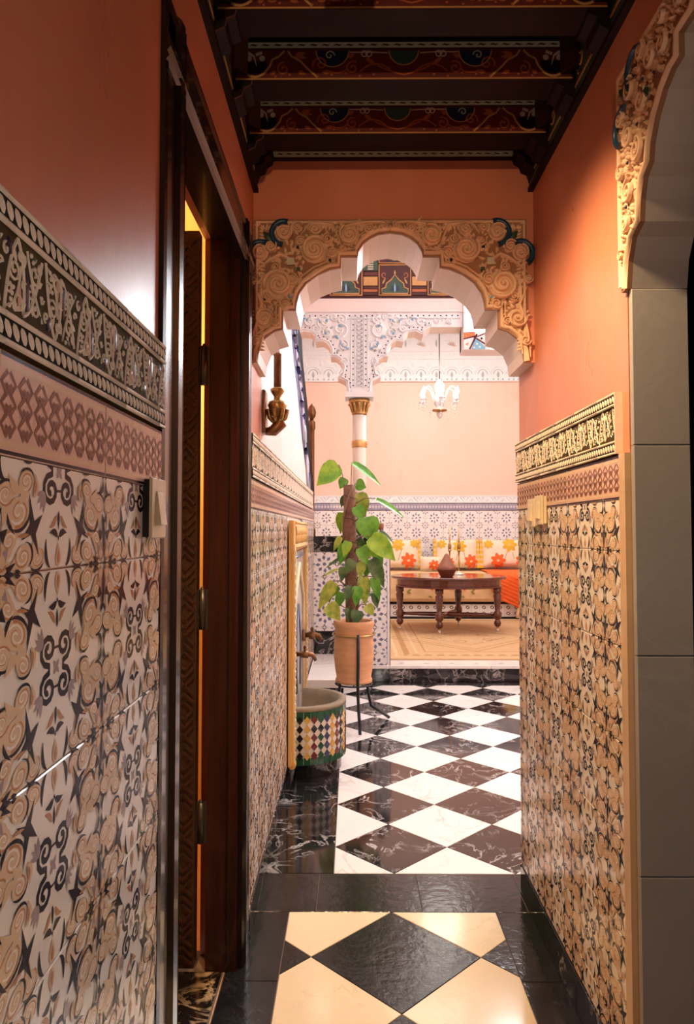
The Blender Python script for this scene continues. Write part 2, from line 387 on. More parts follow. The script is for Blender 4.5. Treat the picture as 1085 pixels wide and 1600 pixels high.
def bisect_mesh(me, x0, x1, y0, y1):
    bm = bmesh.new(); bm.from_mesh(me)
    for co, no in (((x0, 0, 0), (-1, 0, 0)), ((x1, 0, 0), (1, 0, 0)), ((0, y0, 0), (0, -1, 0)), ((0, y1, 0), (0, 1, 0))):
        bmesh.ops.bisect_plane(bm, geom=bm.verts[:]+bm.edges[:]+bm.faces[:], plane_co=co, plane_no=no, clear_outer=True, dist=1e-6)
    m = bpy.data.meshes.new(me.name)
    for q in me.materials: m.materials.append(q)
    bm.to_mesh(m); bm.free(); return m

# ---------------------------------------------------------------- dimensions (metres)
XL, XR = -0.31, 0.57          # corridor walls
YA0, YA1 = 2.23, 2.44         # corridor arch, front and back face
YC = 5.75                     # arcade / step line of the salon
YF = 9.3                      # far salon wall
ZP = 0.128                    # salon floor level

# ---------------------------------------------------------------- tile templates
class Quad:
    """draws a motif once and mirrors it into the four quarters of a tile"""
    def __init__(s, mb, cx, cy, z): s.mb = mb; s.c = (cx, cy); s.z = z
    def _f(s, pts, sx, sy): return [(s.c[0]+sx*p[0], s.c[1]+sy*p[1]) for p in pts]
    def each(s, pts, fn):
        for sx in (1, -1):
            for sy in (1, -1): fn(s._f(pts, sx, sy))
    def rib(s, pts, wd, mat, taper=0, dz=0): s.each(pts, lambda q: s.mb.ribbon(q, wd, s.z+dz, mat, taper))
    def flat(s, pts, mat, dz=0): s.each(pts, lambda q: s.mb.flat(q, s.z+dz, mat))
    def leaf(s, base, tip, wd, mat, bend=0.0, dz=0):
        t = MB(); t.leaf2(base, tip, wd, 0, mat, 6, bend); s.each([(v[0], v[1]) for v in t.v], lambda q: s.mb.flat(q, s.z+dz, mat))
TW, TH, TT = 0.267, 0.2, 0.006
def floral_tile():
    mb = MB(); g = 0.0009
    mb.cham([(g, g), (TW-g, g), (TW-g, TH-g), (g, TH-g)], 0, TT, 0.0012, 'tile_cream')
    q = Quad(mb, TW/2, TH/2, TT+0.0003)
    # scroll group in the centre
    q.rib([(0.0195+(x-0.0195)*1.2, y) for x, y in spiral(0.0195, 0.0200, 0.0165, 1.55, 265, 1, 16, 0.16)], 0.0064, 'tile_navy')
    q.rib([(0.0, 0.0200), (0.010, 0.0200)], 0.0026, 'tile_navy'); q.rib([(0.0175, 0), (0.0175, 0.006)], 0.0045, 'tile_navy')
    q.leaf((0.0, 0.0), (0.007, 0.007), 0.006, 'tile_mauve')
    for a in (8, 32, 56, 80):
        q.leaf((0.0335, 0.0235), (0.0335+0.021*math.cos(R(a)), 0.0235+0.021*math.sin(R(a))), 0.0060, 'tile_mauve')
    # navy thorn star
    q.flat([(0.0465, 0.0860), (0.0545, 0.0640), (0.0400, 0.0450), (0.0575, 0.0520), (0.0700, 0.0240), (0.0665, 0.0550), (0.0840, 0.0700), (0.0645, 0.0645)], 'tile_navy', 0.0003)
    # axis: flames, moustache, bud
    q.leaf((0.005, 0.0445), (0.0230, 0.0580), 0.0065, 'tile_rust', 0.003); q.leaf((0.0, 0.040), (0.0, 0.060), 0.005, 'tile_navy')
    q.leaf((0.001, 0.0670), (0.0215, 0.0630), 0.0075, 'tile_navy', -0.003); q.leaf((0.0, 0.0660), (0.0, 0.0710), 0.003, 'tile_navy')
    q.leaf((0.0, 0.0985), (0.0, 0.073), 0.014, 'tile_tan'); q.leaf((0.0, 0.095), (0.0, 0.079), 0.007, 'tile_rust', 0, 0.0002)
    q.rib(bez((0.020, 0.098), (0.033, 0.091), (0.030, 0.069), 6), 0.0062, 'tile_navy', 2)
    # tan scrolls, each with a navy crescent
    for (cx, cy, r, a0, d, sh) in ((0.0500, 0.0870, 0.0105, 200, -1, 100), (0.0800, 0.0850, 0.0120, 300, 1, 200), (0.0910, 0.0440, 0.0150, 40, 1, 120), (0.1165, 0.0290, 0.0115, 120, -1, 300), (0.0770, 0.0150, 0.0105, 80, 1, 260), (0.1090, 0.0700, 0.0100, 200, 1, 20)):
        st = lambda pts: [(cx+(x-cx)*1.38+(y-cy)*0.25, y) for x, y in pts]
        ta = math.atan2(0.098-cy, 0.128-cx) if cx > 0.06 else R(sh+180)
        q.leaf((cx-1.0*r*math.cos(ta), cy-1.0*r*math.sin(ta)), (min(cx+2.6*r*math.cos(ta), 0.131), min(cy+2.6*r*math.sin(ta), 0.098)), r*1.6, 'tile_tan', r*0.3)
        q.flat(st(arc(cx, cy, r, 0, 345, 14)), 'tile_tan')
        q.rib(st(spiral(cx, cy, r*0.78, 1.35, a0, d, 14)), r*0.14, 'tile_cream'); q.rib(st(spiral(cx, cy, r*0.95, 1.1, a0+40, d, 14, 0.35)), r*0.20, 'tile_rust', 1)
        q.rib(st(arc(cx, cy, r*1.15, sh-65, sh+65, 8)), r*0.27, 'tile_navy', 2)
    q.leaf((0.086, 0.026), (0.112, 0.010), 0.012, 'tile_tan', 0.004); q.leaf((0.060, 0.030), (0.058, 0.006), 0.011, 'tile_tan', -0.004); q.leaf((0.060, 0.026), (0.058, 0.012), 0.004, 'tile_rust', -0.002, 0.0002)
    q.rib(bez((0.070, 0.064), (0.080, 0.066), (0.092, 0.066), 7), 0.0040, 'tile_rust', 2); q.rib(bez((0.099, 0.064), (0.112, 0.056), (0.113, 0.046), 7), 0.0045, 'tile_navy', 2)
    q.rib(bez((0.1185, 0.016), (0.1315, 0.014), (0.1275, 0.0), 6), 0.0065, 'tile_navy', 2)
    # corner flower
    for a, L, wd, m in ((180, 0.036, 0.009, 'tile_navy'), (203, 0.030, 0.011, 'tile_tan'), (226, 0.034, 0.011, 'tile_mauve'), (248, 0.034, 0.012, 'tile_tan'), (259, 0.050, 0.009, 'tile_mauve'), (270, 0.056, 0.010, 'tile_navy')):
        bx, by = 0.1335+0.007*math.cos(R(a)), 0.1+0.007*math.sin(R(a))
        q.leaf((bx, by), (0.1335+L*math.cos(R(a)), 0.1+L*math.sin(R(a))), wd, m)
        if m == 'tile_tan': q.leaf((bx, by), (0.1335+L*0.8*math.cos(R(a)), 0.1+L*0.8*math.sin(R(a))), wd*0.35, 'tile_rust', 0, 0.0002)
    q.flat([(0.1090, 0.0985), (0.0965, 0.0895), (0.1165, 0.0935)], 'tile_navy', 0.0003)
    q.flat([(0.1215, 0.0730), (0.1135, 0.0590), (0.1290, 0.0620), (0.1250, 0.0690)], 'tile_navy', 0.0003)
    q.leaf((0.1335, 0.052), (0.124, 0.040), 0.0050, 'tile_navy'); q.flat(arc(0.1225, 0.0880, 0.0060, 0, 330, 8), 'tile_tan', 0.0002); q.leaf((0.0965, 0.0975), (0.086, 0.0985), 0.0045, 'tile_navy')
    return mb.mesh('tile')
BH0, BH1 = 1.264, 1.357       # knotted border course
def border_tile():
    mb = MB(); g = 0.0009; h = BH1-BH0
    mb.cham([(g, g), (TW-g, g), (TW-g, h-g), (g, h-g)], 0, TT+0.002, 0.0012, 'tile_pink')
    z = TT+0.0023
    for y0, y1, m in ((0.002, 0.0055, 'tile_navy'), (0.009, 0.014, 'tile_tan'), (h-0.014, h-0.009, 'tile_tan'), (h-0.0055, h-0.002, 'tile_navy')):
        mb.flat([(g*2, y0), (TW-g*2, y0), (TW-g*2, y1), (g*2, y1)], z, m)
    n = 8; p = TW/n
    for i in range(n):
        cx = (i+0.5)*p
        for k in range(3):
            cy = 0.028+0.0185*k; a, b = p*0.40, 0.0105
            for s in (1, -1):
                pts = [(cx+s*a*0.15, cy-b), (cx+s*a, cy), (cx+s*a*0.15, cy+b)]
                mb.ribbon(pts, 0.0050, z, 'tile_brown'); mb.ribbon([(cx-s*a*0.5, cy-b*0.9), (cx+s*a*0.4, cy-b*0.1)], 0.0040, z+0.0002, 'tile_brown')
    return mb.mesh('border_tile')
RH0, RH1, RP = 1.360, 1.492, 0.165
def frieze_panel():
    mb = MB(); h = RH1-RH0; L = RP
    mb.box(0, L, 0, h, 0, 0.010, 'frieze_olive')
    for y0, y1 in ((0, 0.024), (h-0.024, h)): mb.box(0, L, y0, y1, 0.010, 0.0125, 'frieze_black')
    for y in (0.0025, 0.0265, h-0.0265, h-0.0025):
        mb.ridge([(0, y), (L, y)], 0.006, 0.0030, 0.0118, 'frieze_cream')
    n = 11
    for i in range(n):
        for y in (0.0145, h-0.0145):
            cx = (i+0.5)*L/n; mb.dome(cx, y, 0.0050, 0.0018, 0.0125, 'frieze_cream', 8, 0.0088, 0.6)
    y0, y1 = 0.031, h-0.031; ym = h/2; z = 0.010; hh = 0.0017; cm = 'frieze_cream'
    rg = lambda pts, wd=0.0040, t=0: mb.ridge(pts, wd, hh, z, cm, t)
    # two mirrored ogee loops per panel with navy leaves, scrolls and shells
    for s, x0 in ((1, 0.0), (1, L/2)):
        f = 1 if x0 == 0 else -1
        Y = lambda y: ym+f*(y-ym)
        rg([(x, Y(y)) for x, y in bez((x0+0.004, y0), (x0+0.012, ym+0.02), (x0+0.028, y1), 9)])
        rg([(x, Y(y)) for x, y in bez((x0+0.028, y1), (x0+0.046, ym+0.01), (x0+0.040, y0+0.004), 9)])
        rg([(x, Y(y)) for x, y in bez((x0+0.040, y0+0.004), (x0+0.058, y0+0.006), (x0+0.078, y1-0.004), 9)])
        rg([(x, Y(y)) for x, y in spiral(x0+0.022, ym+0.006, 0.011, 1.4, 200, 1, 14)], 0.0026)
        rg([(x, Y(y)) for x, y in spiral(x0+0.062, ym+0.014, 0.011, 1.3, 20, -1, 14)], 0.0026)
        rg([(x, Y(y)) for x, y in spiral(x0+0.066, ym-0.018, 0.009, 1.3, 120, 1, 12)], 0.0024)
        rg([(x, Y(y)) for x, y in arc(x0+0.030, ym-0.022, 0.007, 0, 330, 10)], 0.0024)
        mb.petal((x0+0.050, Y(y0+0.003)), (x0+0.046, Y(ym+0.016)), 0.012, 0.0022, z, 'paint_navy')
        mb.petal((x0+0.010, Y(y1-0.004)), (x0+0.016, Y(ym+0.014)), 0.011, 0.0022, z, 'paint_navy')
        for (sx_, sy_, sr, sa, sd) in ((0.034, 0.020, 0.007, 0, 1), (0.053, -0.006, 0.008, 90, -1), (0.012, -0.012, 0.007, 200, 1), (0.074, 0.022, 0.006, 60, 1), (0.024, -0.026, 0.006, 0, -1), (0.040, -0.004, 0.005, 40, 1), (0.006, 0.018, 0.006, 100, 1), (0.078, -0.004, 0.005, 0, -1)):
            rg([(x, Y(y)) for x, y in spiral(x0+sx_, ym+sy_, sr, 1.1, sa, sd, 9)], 0.0023)
        rg([(x, Y(y)) for x, y in bez((x0+0.008, y0+0.004), (x0+0.030, y0+0.010), (x0+0.034, ym+0.012), 8)], 0.0024)
        rg([(x, Y(y)) for x, y in bez((x0+0.046, y1-0.004), (x0+0.056, ym), (x0+0.080, y0+0.008), 8)], 0.0024)
        mb.petal((x0+0.033, Y(y0+0.006)), (x0+0.034, Y(ym-0.004)), 0.007, 0.0015, z, 'tile_pink'); mb.petal((x0+0.056, Y(y1-0.010)), (x0+0.068, Y(y1-0.004)), 0.007, 0.0015, z, 'paint_green')
        mb.petal((x0+0.076, Y(y0+0.004)), (x0+0.074, Y(ym-0.004)), 0.006, 0.002, z, 'paint_green')
        for k in range(5): mb.dome(x0+0.055+0.004*k, Y(y1-0.005-0.0050*k), 0.0026, 0.0018, z, cm, 6)
        for k in range(4): mb.dome(x0+0.014+0.002*k, Y(y0+0.006+0.006*k), 0.0026, 0.0018, z, cm, 6)
        for (px_, py_, qx, qy) in ((0.020, 0.026, 0.026, 0.012), (0.044, 0.026, 0.040, 0.010), (0.060, -0.026, 0.058, -0.010), (0.036, -0.028, 0.046, -0.018), (0.070, 0.006, 0.080, 0.012)): mb.petal((x0+px_, Y(ym+py_)), (x0+qx, Y(ym+qy)), 0.007, 0.0018, z, cm)
    return mb.mesh('stucco_panel')
def star_tile(wd, ht, big):
    mb = MB(); g = 0.0012
    mb.cham([(g, g), (wd-g, g), (wd-g, ht-g), (g, ht-g)], 0, TT, 0.001, 'tile_white'); z = TT+0.0004; cx, cy = wd/2, ht/2
    def ros(x, y, r, m1, m2, n=8, clipq=None):
        for k in range(n):
            a = 2*PI*k/n+0.1; ux, uy = math.cos(a), math.sin(a)
            p = [(x+ux*r*1.0-uy*r*0.0, y+uy*r*1.0), (x+ux*r*0.72-uy*r*0.20, y+uy*r*0.72+ux*r*0.20), (x+ux*r*0.44, y+uy*r*0.44), (x+ux*r*0.72+uy*r*0.20, y+uy*r*0.72-ux*r*0.20)]
            p = cliprect(p, g*2, wd-g*2, g*2, ht-g*2)
            if parea(p) > 1e-7: mb.flat(p, z, m1 if k % 2 else m2)
        c = cliprect(arc(x, y, r*0.20, 0, 330, 8), g*2, wd-g*2, g*2, ht-g*2)
        if parea(c) > 1e-7: mb.flat(c, z, m2)
    ros(cx, cy, min(wd, ht)*0.36, 'tile_bluegrey', 'tile_lilac' if not big else 'tile_bluegrey')
    for x in (0, wd):
        for y in (0, ht): ros(x, y, min(wd, ht)*0.27, 'tile_lilac', 'tile_bluegrey')
    for x, y in ((cx, 0), (cx, ht), (0, cy), (wd, cy)):
        for sx, sy in ((1, 0), (-1, 0), (0, 1), (0, -1)):
            p = cliprect([(x+sx*0.022-sy*0.006, y+sy*0.022-sx*0.006), (x+sx*0.03, y+sy*0.03), (x+sx*0.022+sy*0.006, y+sy*0.022+sx*0.006), (x+sx*0.012, y+sy*0.012)], g*2, wd-g*2, g*2, ht-g*2)
            if parea(p) > 1e-7: mb.flat(p, z, 'tile_bluegrey' if big else 'tile_lilac')
        if big:
            for a0 in (45, 135, 225, 315):
                p = cliprect(arc(x, y, 0.010, a0-40, a0+40, 5)+arc(x, y, 0.016, a0+40, a0-40, 5), g*2, wd-g*2, g*2, ht-g*2)
                if parea(p) > 1e-7: mb.flat(p, z, 'tile_navy')
    return mb.mesh('tile')
T_FLOR, T_BORD, T_FRZ = floral_tile(), border_tile(), frieze_panel()
T_STAR, T_BIG = star_tile(0.232, 0.188, False), star_tile(0.2, 0.2, True)
_cache = {}
def course(parent, name, tmpl, tw, th, fr, u0, u1, v0, v1, uo, vo):
    """lays whole and cut pieces of one template over a rectangle of a wall"""
    i0 = math.floor((u0-uo)/tw+1e-6); i1 = math.ceil((u1-uo)/tw-1e-6); j0 = math.floor((v0-vo)/th+1e-6); j1 = math.ceil((v1-vo)/th-1e-6)
    for i in range(i0, i1):
        for j in range(j0, j1):
            bu, bv = uo+i*tw, vo+j*th
            cx0, cx1, cy0, cy1 = max(0, u0-bu), min(tw, u1-bu), max(0, v0-bv), min(th, v1-bv)
            if cx1-cx0 < 0.008 or cy1-cy0 < 0.008: continue
            if cx0 > 1e-4 or cx1 < tw-1e-4 or cy0 > 1e-4 or cy1 < th-1e-4:
                k = (tmpl.name, id(tmpl), round(cx0, 3), round(cx1, 3), round(cy0, 3), round(cy1, 3))
                if k not in _cache: _cache[k] = bisect_mesh(tmpl, cx0, cx1, cy0, cy1)
                me = _cache[k]
            else: me = tmpl
            obj(name, me, parent, fr(bu, bv))

# ---------------------------------------------------------------- floor
mb = MB(); mb.box(-0.43, 3.0, -2.5, YC, -0.10, -0.0022, 'grout_dark')
floor = struct(mb.build('floor'), 'black and white marble floor of corridor and patio', 'floor')
def slab(poly, mat, z1=0.0, c=0.0008, name='floor_tile', parent=None, gap=0.0011):
    if parea(poly) < 4e-4: return
    cx = sum(p[0] for p in poly)/len(poly); cy = sum(p[1] for p in poly)/len(poly)
    a = sum(poly[i][0]*poly[(i+1) % len(poly)][1]-poly[(i+1) % len(poly)][0]*poly[i][1] for i in range(len(poly)))
    if a < 0: poly = poly[::-1]
    n = len(poly); ins = []
    for i in range(n):
        p = Vector(poly[i]); e0 = p-Vector(poly[i-1]); e1 = Vector(poly[(i+1) % n])-p
        n0 = Vector((-e0.y, e0.x)).normalized(); n1 = Vector((-e1.y, e1.x)).normalized()
        d = (n0+n1)*(gap/max(1+n0.dot(n1), 0.3)); ins.append((p.x+d.x-cx, p.y+d.y-cy))
    m = MB(); m.cham(ins, -0.008, 0, c, mat); return m.build(name, parent or floor, Matrix.Translation((cx, cy, z1)))
D = 0.4235; cx0, cy0 = 0.148, 2.565+D/2
PX0, PX1, PY0, PY1 = -0.063, 1.78, 2.565, YC-0.135
for i in range(-1, 10):
    for j in range(-1, 17):
        if (i+j) % 2: continue
        x, y = cx0+i*D/2, cy0+j*D/2
        p = cliprect([(x-D/2, y), (x, y-D/2), (x+D/2, y), (x, y+D/2)], PX0, PX1, PY0, PY1)
        slab(p, 'black_marble' if i % 2 == 0 else 'white_marble')
slab([(PX1, PY0), (3.0, PY0), (3.0, PY1), (PX1, PY1)], 'white_marble')
y = YA1+0.12
for k in range(11):                          # black border along the left wall
    y0, y1 = 2.565+k*0.297, min(2.565+(k+1)*0.297, YC-0.135)
    if y1 > y0+0.02: slab([(XL, y0), (PX0, y0), (PX0, y1), (XL, y1)], 'black_marble')
x = -0.31
for k in range(10): slab([(x+k*0.333-0.13, YC-0.135), (x+(k+1)*0.333-0.13, YC-0.135), (x+(k+1)*0.333-0.13, YC), (x+k*0.333-0.13, YC)], 'black_marble')
for a, b in ((XL, -0.112), (-0.112, 0.222), (0.222, 0.556), (0.556, 0.89), (0.89, 1.22), (1.22, 3.0)):
    slab([(a, 2.311), (b, 2.311), (b, 2.565), (a, 2.565)], 'slate_tile')
NX0, NX1, NY1 = -0.197, 0.452, 2.311
d2 = 0.478; nx, ny = 0.124, 2.073
for i in range(-3, 4):
    for j in range(-9, 3):
        if (i+j) % 2: continue
        x, y = nx+i*d2/2, ny+j*d2/2
        p = cliprect([(x-d2/2, y), (x, y-d2/2), (x+d2/2, y), (x, y+d2/2)], NX0, NX1, 0.3, NY1)
        slab(p, 'slate_tile' if i % 2 == 0 else 'cream_tile')
slab([(NX0, -2.5), (NX1, -2.5), (NX1, 0.3), (NX0, 0.3)], 'cream_tile')
for k in range(6):
    y1 = 2.311-k*0.348
    y0 = y1-0.348
    xa = XL if y0 > 2.0 or y1 < 1.2 else -0.345
    slab([(xa, y0), (NX0, y0), (NX0, y1), (xa, y1)], 'slate_tile'); slab([(NX1, y0), (XR, y0), (XR, y1), (NX1, y1)], 'slate_tile')
slab([(XR, -1.0), (0.72, -1.0), (0.72, 1.46), (XR, 1.46)], 'slate_tile')
slab([(-0.345, 1.27), (-0.350, 1.27), (-0.350, 2.0), (-0.345, 2.0)], 'edge_trim', 0.001)
slab([(-0.352, 1.27), (-0.352, 2.0), (-0.56, 2.0), (-0.56, 1.27)], 'gold_marble', 0.002)

# ---------------------------------------------------------------- left wall
def wall_poly(name, poly, x0, x1, mat, label):           # poly in (y, z), extruded between two X planes
    m = MB(); m.prism(poly, 0, x1-x0, mat); o = m.build(name); o.data.transform(frame((x0, 0, 0), (0, 1, 0), (0, 0, 1))); return struct(o, label)
wl = wall_poly('wall_left', [(-2.5, 0), (1.20, 0), (1.20, 2.05), (2.08, 2.05), (2.08, 0), (YA1-0.01, 0), (YA1-0.01, 2.52), (-2.5, 2.52)], XL-0.12, XL, 'salmon', 'salmon polished plaster wall with tiled dado beside dark door')
rail_px = [(485.5, 766), (478, 700), (471.5, 632), (465.5, 590), (461.5, 557), (459.5, 525)]
diag = [atx(a, b, XL) for a, b in rail_px]
poly = [(YA1-0.01, 0), (YC, 0), (YC, 1.47)]+[(p.y, p.z) for p in diag]+[(4.05, 2.46), (4.05, 4.0), (YA1-0.01, 4.0)]
wlp = wall_poly('wall_left_patio', poly, XL-0.12, XL, 'white_plaster', 'pale polished plaster patio wall with tiled dado and fountain')
LYN = 1.135
course(wl, 'tile', T_FLOR, TW, TH, lambda u, v: FL(u, v, XL), -1.2, LYN, 0.095, BH0, 0.610-3*TW, 0.160)
course(wl, 'border_tile', T_BORD, TW, BH1-BH0, lambda u, v: FL(u, v, XL), -1.2, LYN, BH0, BH1, 0.610-3*TW, BH0)
course(wl, 'stucco_panel', T_FRZ, RP, RH1-RH0, lambda u, v: FL(u, v, XL), -1.2, LYN, RH0, RH1, 0.772-5*RP, RH0)
LF0 = 2.155
FY0, FY1 = 3.40, 4.38          # fountain panel
for a, b, v0 in ((LF0, FY0, 0.095), (FY1, YC, 0.095)):
    course(wlp, 'tile', T_FLOR, TW, TH, lambda u, v: FL(u, v, XL), a, b, v0, BH0, 2.19-TW, 0.160)
course(wlp, 'border_tile', T_BORD, TW, BH1-BH0, lambda u, v: FL(u, v, XL), LF0, YC, BH0, BH1, 2.19-TW, BH0)
course(wlp, 'stucco_panel', T_FRZ, RP, RH1-RH0, lambda u, v: FL(u, v, XL), LF0, YC-0.2, RH0, RH1, 2.155, RH0)
def skirting(name, fr, u0, u1, step, label, h=0.092, t=0.010):
    root = None; m = MB(); m.box(u0, u1, 0, h-0.002, 0, 0.003, 'grout_dark'); root = struct(m.build(name, None, fr(0, 0)), label, 'baseboard')
    u = u0
    while u < u1-0.01:
        e = min(u+step, u1); m = MB(); m.cham([(0.001, 0.001), (e-u-0.001, 0.001), (e-u-0.001, h), (0.001, h)], 0.002, t, 0.0015, 'black_marble')
        m.build('skirting_tile', root, Matrix.Translation((u, 0, 0))); u = e
    return root
skirting('baseboard_left', lambda u, v: FL(u, v, XL), -1.2, LYN, 0.297, 'black marble skirting below near left tiles')
skirting('baseboard_left_patio', lambda u, v: FL(u, v, XL), LF0, 4.7, 0.297, 'black veined marble skirting along the patio wall')

# ---------------------------------------------------------------- right wall, jamb and near arch
JY = 1.462; XJ = 0.682
wr = wall_poly('wall_right', [(JY+0.012, 0), (YA1, 0), (YA1, 2.52), (JY+0.012, 2.52)], XR, XJ, 'salmon', 'salmon plaster wall with warm lit tiled dado on the right')
course(wr, 'tile', T_FLOR, TW, TH, lambda u, v: FR(-u, v, XR), -YA1, -1.50, 0.095, BH0, -2.146-2*TW, 0.155)
course(wr, 'border_tile', T_BORD, TW, BH1-BH0, lambda u, v: FR(-u, v, XR), -YA1, -1.50, BH0, BH1, -2.146-2*TW, BH0)
m = MB(); m.box(-1.515, -1.511, 0, RH1-RH0, 0, 0.016, 'frieze_cream'); m.build('end_strip', wr, FR(0, RH0, XR))
course(wr, 'stucco_panel', T_FRZ, RP, RH1-RH0+0.0, lambda u, v: FR(-u, v, XR), -YA1-0.012, -1.515, RH0, RH1, -YA1-0.012, RH0)
skirting('baseboard_right', lambda u, v: FR(-u, v, XR), -YA1, -1.475, 0.297, 'black marble skirting below warm lit right tiles')
m = MB(); m.box(XR-0.014, XR+0.02, JY+0.004, 1.499, 0, 1.358, 'edge_trim'); struct(m.build('trim_1'), 'tan wooden edge strip closing the right tiled dado', 'trim')
js = MB(); js.box(XR+0.012, XJ, JY+0.0, JY+0.012, 0, 1.69, 'grout_dark'); jamb = struct(js.build('wall_jamb'), 'grey stone clad jamb of the right archway')
for z0, z1 in ((0.0, 0.085), (0.085, 0.517), (0.517, 0.949), (0.949, 1.371), (1.371, 1.690)):
    m = MB(); m.cham([(XR-0.002, z0+0.0008), (XJ, z0+0.0008), (XJ, z1-0.0008), (XR-0.002, z1-0.0008)], 0, 0.014, 0.0015, 'jamb_stone'); m.build('stone_slab', jamb, FF(0, 0, JY))

# ---------------------------------------------------------------- stucco ornament kit
def swirl(mb, x, y, r, z, mat, d=1, a0=0, h=0.012, turns=1.9):
    mb.dome(x, y, r*0.97, h*0.45, z, mat, 12)
    mb.ridge(spiral(x, y, r*0.95, turns, a0, d, 26, 0.06), r*0.26, h*0.6, z+h*0.38, mat, 0)
    mb.dome(x, y, r*0.16, h*0.6, z+h*0.4, mat, 6)
def fringe(mb, pts, ln, z, mat, side=1, h=0.007, step=1):
    for i in range(0, len(pts)-1, step):
        (x0, y0), (x1, y1) = pts[i], pts[i+1]; d = math.hypot(x1-x0, y1-y0) or 1; nx, ny = -(y1-y0)/d*side, (x1-x0)/d*side
        mb.petal((x0, y0), (x0+nx*ln+(x1-x0)*0.5, y0+ny*ln+(y1-y0)*0.5), d*0.75, h, z, mat, 3)
def resample(pts, step):
    out = [pts[0]]; acc = 0
    for a, b in zip(pts, pts[1:]):
        L = math.hypot(b[0]-a[0], b[1]-a[1]); t = step-acc
        while t <= L: out.append((a[0]+(b[0]-a[0])*t/L, a[1]+(b[1]-a[1])*t/L)); t += step
        acc = (acc+L) % step
    return out
def offset(pts, d):
    out = []
    for i, p in enumerate(pts):
        q0, q1 = pts[max(0, i-1)], pts[min(len(pts)-1, i+1)]; dx, dy = q1[0]-q0[0], q1[1]-q0[1]; L = math.hypot(dx, dy) or 1
        out.append((p[0]-dy/L*d, p[1]+dx/L*d))
    return out

# corridor arch: the outline of the left half in metres about its axis
ax_px = [(-207, 567), (-205, 550), (-197, 531), (-182, 519.5), (-167, 515), (-167, 486), (-147, 486), (-145.5, 474), (-141.5, 459.5), (-130.5, 444), (-113, 431), (-93, 422.5), (-77, 419.6), (-77, 403), (-51, 403), (-49.5, 394), (-42, 382), (-31, 373.5), (-18, 367.7), (0, 365.4)]
ACX = at(610, 450, YA0).x
half = [(at(610+a, b, YA0).x-ACX, at(610+a, b, YA0).z) for a, b in ax_px]
outl = half+[(-a, b) for a, b in half[-2::-1]]
AZ0 = half[0][1]; AZ1 = at(610, 345, YA0).z; AX0, AX1 = XL-ACX, XR-ACX
def arch_wall():
    m = MB()
    full = [(AX0, AZ0)]+outl+[(AX1, AZ0), (AX1, 2.52), (AX0, 2.52)]
    # front skin is salmon above the stucco panel, the reveal is pale
    n = len(full); b = m.add([(p[0], p[1], 0) for p in full]+[(p[0], p[1], YA0-YA1) for p in full])
    area_ = sum(full[i][0]*full[(i+1) % n][1]-full[(i+1) % n][0]*full[i][1] for i in range(n))
    m.face(range(b, b+n), 'salmon') ; m.face(range(b+2*n-1, b+n-1, -1), 'salmon_pale')
    for i in range(n):
        j = (i+1) % n; m.face((b+j, b+i, b+n+i, b+n+j), 'arch_soffit')
    return m.build('wall_arch', None, FF(ACX, 0, YA0))
wa = struct(arch_wall(), 'salmon wall over the cusped archway to the patio')
bm_ = bmesh.new(); bm_.from_mesh(wa.data); bmesh.ops.recalc_face_normals(bm_, faces=bm_.faces[:]); bm_.to_mesh(wa.data); bm_.free()
